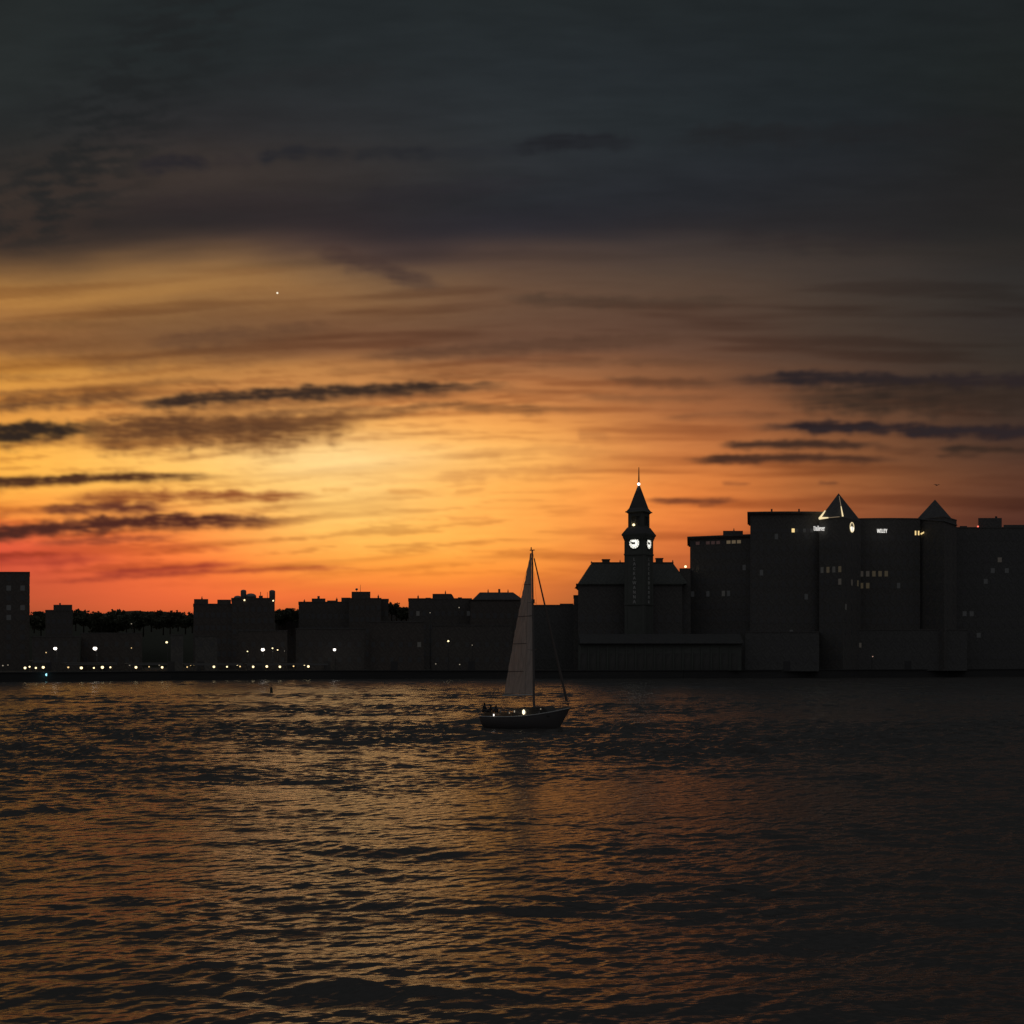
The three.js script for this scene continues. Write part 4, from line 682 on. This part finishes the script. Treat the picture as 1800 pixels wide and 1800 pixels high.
// ------------------------------------------------------------------ sailing boat
const BOAT = 119.2, boatTurn = -35 * Math.PI / 180, boatAt = V(atX(926, BOAT), 0, -BOAT);
const toBoat = (p) => p.clone().sub(boatAt).applyAxisAngle(V(0, 1, 0), -boatTurn);
const boatWorld = (p) => p.clone().applyAxisAngle(V(0, 1, 0), boatTurn).add(boatAt);
{
  const t = thing('sailing_boat', 'sailing boat with a tall narrow mainsail and furled jib crossing the water', 'boat', boatAt, boatTurn);
  const Lh = 9.6, n = 40, m = 12, sheer = (u) => 1.08 + 0.12 * u + 0.85 * Math.pow(Math.max(0, u - 0.25) / 0.75, 2.2);
  const beam = (u) => { return u <= 0.42 ? 1.5 * (0.68 + 0.32 * (1 - Math.pow((0.42 - u) / 0.42, 2))) : Math.max(0.04, 1.5 * (1 - Math.pow((u - 0.42) / 0.58, 2.1))); };
  const keel = (u) => -0.55 * Math.pow(Math.sin(Math.PI * Math.min(1, Math.max(0.02, u * 0.96 + 0.06))), 0.6), xw = (u, s) => -Lh / 2 + Lh * u - (1 - s) * (u > 0.6 ? 1.25 * Math.pow((u - 0.6) / 0.4, 2) : 0) - (1 - s) * -0.25 * (u < 0.2 ? 1 - u / 0.2 : 0);
  const pos = [], idx = [], row = (2 * m + 1);
  for (let i = 0; i <= n; i++) { const u = i / n, b = beam(u), sh = sheer(u), kl = Math.max(-0.55, keel(u)); for (let j = -m; j <= m; j++) { const s = 1 - Math.abs(j) / m, a = Math.abs(j) / m; const hgt = kl + (sh - kl) * Math.pow(a, 1.35), wd = b * Math.pow(Math.sin(Math.min(1, a * 1.02) * Math.PI / 2), 0.62); pos.push(xw(u, (hgt - kl) / (sh - kl)), hgt, Math.sign(j) * wd); } }
  for (let i = 0; i < n; i++) for (let j = 0; j < 2 * m; j++) { const p = i * row + j, q = p + row; idx.push(p, p + 1, q + 1, p, q + 1, q); }
  const c0 = pos.length / 3; pos.push(-Lh / 2, 0.5, 0); for (let j = 0; j < 2 * m; j++) idx.push(c0, j + 1, j);
  const hg = new THREE.BufferGeometry(); hg.setAttribute('position', new THREE.Float32BufferAttribute(pos, 3)); hg.setIndex(idx); hg.computeVertexNormals();
  const hull = part(t, 'hull', hg, M.navy);
  // deck
  const dp = [], di = []; for (let i = 0; i <= n; i++) { const u = i / n, y = sheer(u) - 0.06, b = beam(u) * 0.995; for (const s of [-1, 0, 1]) dp.push(xw(u, 1), y + (s ? 0 : 0.05), s * b); } for (let i = 0; i < n; i++) for (let j = 0; j < 2; j++) { const p = i * 3 + j, q = p + 3; di.push(p, p + 1, q + 1, p, q + 1, q); }
  const dg = new THREE.BufferGeometry(); dg.setAttribute('position', new THREE.Float32BufferAttribute(dp, 3)); dg.setIndex(di); dg.computeVertexNormals(); const deckMesh = part(t, 'deck', dg, plain(0.2, 0.15, 0.1, 0.8));
  for (const s of [-1, 1]) { const pts = []; for (let i = 0; i <= n; i++) { const u = i / n; pts.push(V(xw(u, 1), sheer(u) + 0.02, s * beam(u))); } part(t, 'rubbing_rail', new THREE.TubeGeometry(new THREE.CatmullRomCurve3(pts), 60, 0.05, 6), M.white); }
  // cabin trunk and cockpit coaming
  const cs = new THREE.Shape(); cs.moveTo(-0.95, 1.05); cs.lineTo(3.0, 1.3); cs.quadraticCurveTo(2.9, 1.95, 2.3, 2.12); cs.lineTo(0.9, 2.0); cs.lineTo(-0.9, 1.86); cs.closePath();
  const cabin = part(t, 'cabin', new THREE.ExtrudeGeometry(cs, { depth: 1.5, bevelEnabled: true, bevelSize: 0.08, bevelThickness: 0.14, bevelSegments: 3 }).translate(0, 0, -0.75), plain(0.09, 0.085, 0.08, 0.6));
  for (const s of [-1, 1]) for (const x of [-0.3, 0.5, 2.0]) part(cabin, 'porthole', new THREE.CylinderGeometry(0.13, 0.13, 0.06, 16).rotateX(Math.PI / 2), M.glass, V(x, 1.58 + x * 0.03, s * 0.9));
  part(cabin, 'hatch', new RoundedBoxGeometry(0.7, 0.1, 0.6, 2, 0.03), M.darkSteel, V(0.1, 2.0, 0)); part(cabin, 'companionway', box(0.05, 0.75, 0.6), M.teak, V(-1.06, 1.5, 0));
  for (const s of [-1, 1]) part(t, 'cockpit_coaming', new RoundedBoxGeometry(3.2, 0.36, 0.2, 2, 0.06), M.teak, V(-2.7, 1.3, s * 0.82));
  const bench = []; for (const s of [-1, 1]) part(t, 'cockpit_bench', box(3.5, 0.1, 0.5), M.teak, V(-2.98, 1.2, s * 0.55));
  part(t, 'winch', cyl(0.09, 0.12, 0.2, 0, 0, 0, 12), M.alloy, V(-1.6, 1.57, 0.82)); part(t, 'winch', cyl(0.09, 0.12, 0.2, 0, 0, 0, 12), M.alloy, V(-1.6, 1.57, -0.82));
  part(t, 'steering_wheel', new THREE.TorusGeometry(0.38, 0.025, 8, 28).rotateY(Math.PI / 2), M.alloy, V(-3.1, 1.72, 0)); part(t, 'wheel_pedestal', cyl(0.07, 0.1, 0.6, 0, 0, 0, 12), M.white, V(-3.05, 1.42, 0));
  // spars: placed so that the mast leans aft a little
  const foot = V(0.82, 1.9, 0), head = toBoat(at(934.5, 966, BOAT - 0.3)); head.z = 0; const mastTop = V(0.62, 16.75, 0);
  part(t, 'mast', rod(V(0.83, 1.5, 0), mastTop, 0.11, 0.075, 12), M.alloy);
  part(t, 'masthead', merge([box(0.5, 0.08, 0.1, 0.62, 16.78, 0), cyl(0.05, 0.05, 0.3, 0.5, 16.92, 0, 8)]), M.darkSteel);
  const gam = (46 - 35) * Math.PI / 180, bd = V(-Math.cos(gam), -0.035, -Math.sin(gam)), goose = V(0.72, 3.22, 0), clew = goose.clone().addScaledVector(bd, 3.95); clew.y = 3.05;
  part(t, 'boom', rod(goose, clew.clone().addScaledVector(bd, 0.15), 0.085, 0.075, 10), M.white);
  for (const y of [7.4, 11.8]) for (const s of [-1, 1]) part(t, 'spreader', rod(V(0.75, y, 0), V(0.6, y + 0.05, s * 0.75), 0.025, 0.018), M.alloy);
  const bow = V(4.72, 2.06, 0);
  part(t, 'furled_jib', rod(V(4.45, 2.75, 0), mastTop.clone().add(V(0.1, -0.35, 0)).lerp(V(4.45, 2.75, 0), 0.03), 0.125, 0.06, 10), plain(0.16, 0.14, 0.13, 0.9)); part(t, 'forestay', rod(bow, mastTop, 0.016), M.darkSteel); part(t, 'furling_drum', cyl(0.14, 0.14, 0.14, 0, 0, 0, 14), M.darkSteel, V(4.55, 2.42, 0));
  part(t, 'backstay', rod(V(-4.7, 1.1, 0), mastTop, 0.008), M.darkSteel); for (const s of [-1, 1]) part(t, 'shroud', merge([rod(V(0.7, 1.25, s * 1.42), V(0.6, 11.85, s * 0.75), 0.008), rod(V(0.6, 11.85, s * 0.75), mastTop, 0.008)]), M.darkSteel);
  part(t, 'mainsheet', rod(goose.clone().lerp(clew, 0.86), V(-2.4, 1.5, 0), 0.012), M.darkSteel);
  // mainsail with camber, roach, seams and battens
  const sm = new THREE.MeshPhysicalMaterial({ roughness: 1, transmission: 0.58, thickness: 0, side: THREE.DoubleSide }); sm.color.setRGB(0.92, 0.85, 0.8);
  const NU = 16, NV = 48, tack = goose.clone().add(V(-0.05, 0.12, 0)), top = mastTop.clone().add(V(-0.1, -0.25, 0)), headW = 0.16, lee = V(-0.15, 0, 1).normalize();
  const sp = (u, v) => { const luff = tack.clone().lerp(top, v), chord = (1 - v) * 3.86 + v * headW + 0.42 * Math.sin(Math.PI * v) * 0.55, tw = gam + 0.12 * v, dir = V(-Math.cos(tw), 0, -Math.sin(tw)), nrm = V(-Math.sin(tw), 0, Math.cos(tw)); const cam = -0.11 * chord * Math.sin(Math.PI * Math.pow(u, 0.8)) * (0.4 + 0.6 * Math.sin(Math.PI * Math.min(1, v * 0.8 + 0.12))); const wr = (0.03 * n2(u * 3 + v * 9, v * 26) + 0.03 * n2(u * 5, v * 9 + u * 6)) * (0.3 + u); return luff.addScaledVector(dir, chord * u).addScaledVector(nrm, cam + wr).add(V(0, -0.1 * u * (1 - v), 0)); };
  const vp = [], vi = [], vu = []; for (let j = 0; j <= NV; j++) for (let i = 0; i <= NU; i++) { const p = sp(i / NU, j / NV); vp.push(p.x, p.y, p.z); vu.push(i / NU * 3.8, j / NV * 13); if (i < NU && j < NV) { const a = j * (NU + 1) + i, b = a + NU + 1; vi.push(a, a + 1, b + 1, a, b + 1, b); } }
  const sg = new THREE.BufferGeometry(); sg.setAttribute('position', new THREE.Float32BufferAttribute(vp, 3)); sg.setAttribute('uv', new THREE.Float32BufferAttribute(vu, 2)); sg.setIndex(vi); sg.computeVertexNormals(); sm.map = grainTexture(55, 0.78, 1, 1.6, 1.0); sm.map.repeat.set(0.3, 0.12);
  const sail = part(t, 'mainsail', sg, sm);
  const nrmAt = V(-Math.sin(gam), 0, Math.cos(gam)); for (const [v, u0] of [[0.16, 0.45], [0.36, 0.4], [0.555, 0.0], [0.78, 0.2]]) { const c = []; for (let i = 0; i <= 8; i++) c.push(sp(u0 + (1 - u0) * i / 8, v).addScaledVector(nrmAt, 0.02)); part(sail, 'batten', new THREE.TubeGeometry(new THREE.CatmullRomCurve3(c), 10, 0.028, 5), plain(0.12, 0.1, 0.1, 0.9)); }
  // rails
  const rail = (pts, nm) => part(t, nm, new THREE.TubeGeometry(new THREE.CatmullRomCurve3(pts), 30, 0.018, 6), M.alloy);
  const pulpit = rail([V(3.3, 2.35, 0.75), V(4.2, 2.6, 0.5), V(4.85, 2.68, 0), V(4.2, 2.6, -0.5), V(3.3, 2.35, -0.75)], 'bow_pulpit'); for (const [x, z] of [[3.3, 0.75], [3.3, -0.75], [4.3, 0.45], [4.3, -0.45]]) part(pulpit, 'stanchion', rod(V(x, 1.5, z * 0.95), V(x, 2.52, z), 0.016), M.alloy);
  rail([V(-3.6, 1.75, 1.15), V(-4.5, 1.72, 0.95), V(-4.75, 1.72, 0), V(-4.5, 1.72, -0.95), V(-3.6, 1.75, -1.15)], 'stern_rail');
  for (const s of [-1, 1]) for (const x of [-2.2, -0.8, 0.8, 2.2]) { const u = (x + Lh / 2) / Lh; part(t, 'stanchion', rod(V(x, sheer(u), s * beam(u) * 0.95), V(x, sheer(u) + 0.62, s * beam(u) * 0.95), 0.014), M.alloy); }
  for (const s of [-1, 1]) part(t, 'guard_wire', merge([-3.6, -2.2, -0.8, 0.8, 2.2].map((x, i, a) => { const x2 = a[i + 1] ?? 3.3, u = (x + Lh / 2) / Lh, u2 = (x2 + Lh / 2) / Lh; return rod(V(x, sheer(u) + 0.6, s * beam(u) * 0.95), V(x2, sheer(u2) + 0.6, s * beam(u2) * 0.95), 0.006); })), M.alloy);
  part(t, 'bowsprit', rod(V(4.2, 2.02, 0), V(5.3, 2.12, 0), 0.06, 0.04), M.teak); part(t, 'rudder', box(0.5, 1.1, 0.06), M.navy, V(-4.55, -0.2, 0)); part(t, 'keel_fin', box(1.6, 1.2, 0.14), M.navy, V(0, -0.95, 0)); part(t, 'flagstaff', rod(V(-4.75, 1.1, 0.3), V(-4.95, 2.3, 0.3), 0.014), M.teak);
  for (const [x, y, z] of [[-1.3, 1.5, 1.0], [2.2, 1.95, 0.95]]) part(t, 'deck_lamp', new THREE.SphereGeometry(0.05, 10, 8), M.lampDim, V(x, y, z));
  // lamps on board
  const cabinLamp = part(t, 'cabin_lamp', new THREE.SphereGeometry(0.17, 14, 10).scale(0.8, 1.35, 0.7), glow(1, 0.83, 0.55, 2.2)); cabinLamp.position.copy(V(0.32, 1.62, 0.98)); pointGlow(t, V(0.32, 1.62, 1.3), new THREE.Color(1, 0.8, 0.5), 0.03);
  const sternLamp = part(t, 'stern_lamp', new THREE.SphereGeometry(0.07, 12, 8).scale(0.8, 1.4, 0.8), glow(1, 0.9, 0.82, 2.4)); sternLamp.position.copy(V(-2.85, 1.28, 1.36)); pointGlow(t, V(-2.85, 1.28, 1.55), new THREE.Color(1, 0.9, 0.8), 0.01);
  const dimLamp = part(t, 'porthole_lamp', new THREE.SphereGeometry(0.07, 12, 8).scale(0.8, 1.6, 0.8), M.lampDim); dimLamp.position.copy(V(-0.75, 1.66, 0.96)); pointGlow(t, V(-0.75, 1.66, 1.2), new THREE.Color(1, 0.8, 0.6), 0.02);
}
{
  const seats = [[-4.5, 1.5, 0.72, 0.05, 0.15, 'person in dark clothes sitting farthest aft at the stern'], [-3.85, 1.3, 0.62, 0.08, -0.1, 'person in dark clothes sitting second from the stern'], [-3.2, 1.26, 0.5, 0.02, 2.6, 'person in dark clothes sitting low near the cabin end']];
  seats.forEach(([x, y, z, lean, turn, label], i) => { const p = boatWorld(V(x, y, z)), t = thing('person', label, 'person', p, boatTurn + turn, 'people in the cockpit'); seatedPerson(t, label, lean, clothes[i]); });
}

// ------------------------------------------------------------------ buoys, bird, evening star
for (const [px, py, r, h, label] of [[477, 1217, 0.24, 1.25, 'dark can buoy on the water left of the sailing boat'], [1356.5, 1204.5, 0.22, 0.8, 'small dark buoy near the right shore']]) {
  const d = EYE * FOCAL / (py - HORIZON), t = thing('buoy', label, 'buoy', V(atX(px, d), -0.35, -d), 0, 'buoys on the river');
  part(t, 'float', new THREE.LatheGeometry([[0.001, 0], [r * 1.25, 0.02], [r * 1.35, 0.35], [r * 1.2, 0.5], [r, 0.55], [r * 0.92, h], [r * 0.7, h + 0.1], [0.001, h + 0.12]].map(([a, b]) => new THREE.Vector2(a, b)), 18), plain(0.06, 0.08, 0.06, 0.6)); part(t, 'band', new THREE.TorusGeometry(r * 0.97, 0.03, 6, 18).rotateX(Math.PI / 2), M.steel, V(0, h * 0.75, 0)); part(t, 'lifting_eye', new THREE.TorusGeometry(0.07, 0.015, 6, 14), M.steel, V(0, h + 0.17, 0));
}
{
  const p = at(1647, 853, 170), t = thing('bird', 'small dark gull gliding in the sky above the dark pyramid roof', 'bird', p, 0.25), B = [[V(0, 0, 0.2), V(0, 0.01, -0.02), 0.03, 0.062], [V(0, 0.01, -0.02), V(0, 0, -0.2), 0.062, 0.025], [V(0, 0.012, 0.2), V(0, 0.02, 0.27), 0.035, 0.03], [V(0, 0.012, 0.28), V(0, 0.0, 0.33), 0.014, 0.008], [V(0, 0, -0.18), V(-0.04, 0, -0.3), 0.022, 0.018], [V(0, 0, -0.18), V(0.04, 0, -0.3), 0.022, 0.018]];
  for (const s of [-1, 1]) B.push([V(s * 0.03, 0.02, 0.05), V(s * 0.2, 0.1, 0.06), 0.032, 0.03], [V(s * 0.2, 0.1, 0.06), V(s * 0.46, 0.09, -0.05), 0.03, 0.016], [V(s * 0.03, 0.02, -0.03), V(s * 0.22, 0.095, -0.02), 0.03, 0.028], [V(s * 0.22, 0.095, -0.02), V(s * 0.44, 0.09, -0.07), 0.026, 0.014]);
  part(t, 'body', fieldMesh(B, 0.014, 0.03), plain(0.2, 0.2, 0.2, 0.8));
}
{
  const s = new THREE.Mesh(new THREE.SphereGeometry(1.9, 16, 12), glow(1, 0.88, 0.66, 1)); s.name = 'evening_star'; s.position.copy(at(487.5, 515, 2400)); tag(s, 'tiny bright evening star in the dim upper left sky', 'star'); scene.add(s);
}

renderer.render(scene, camera);
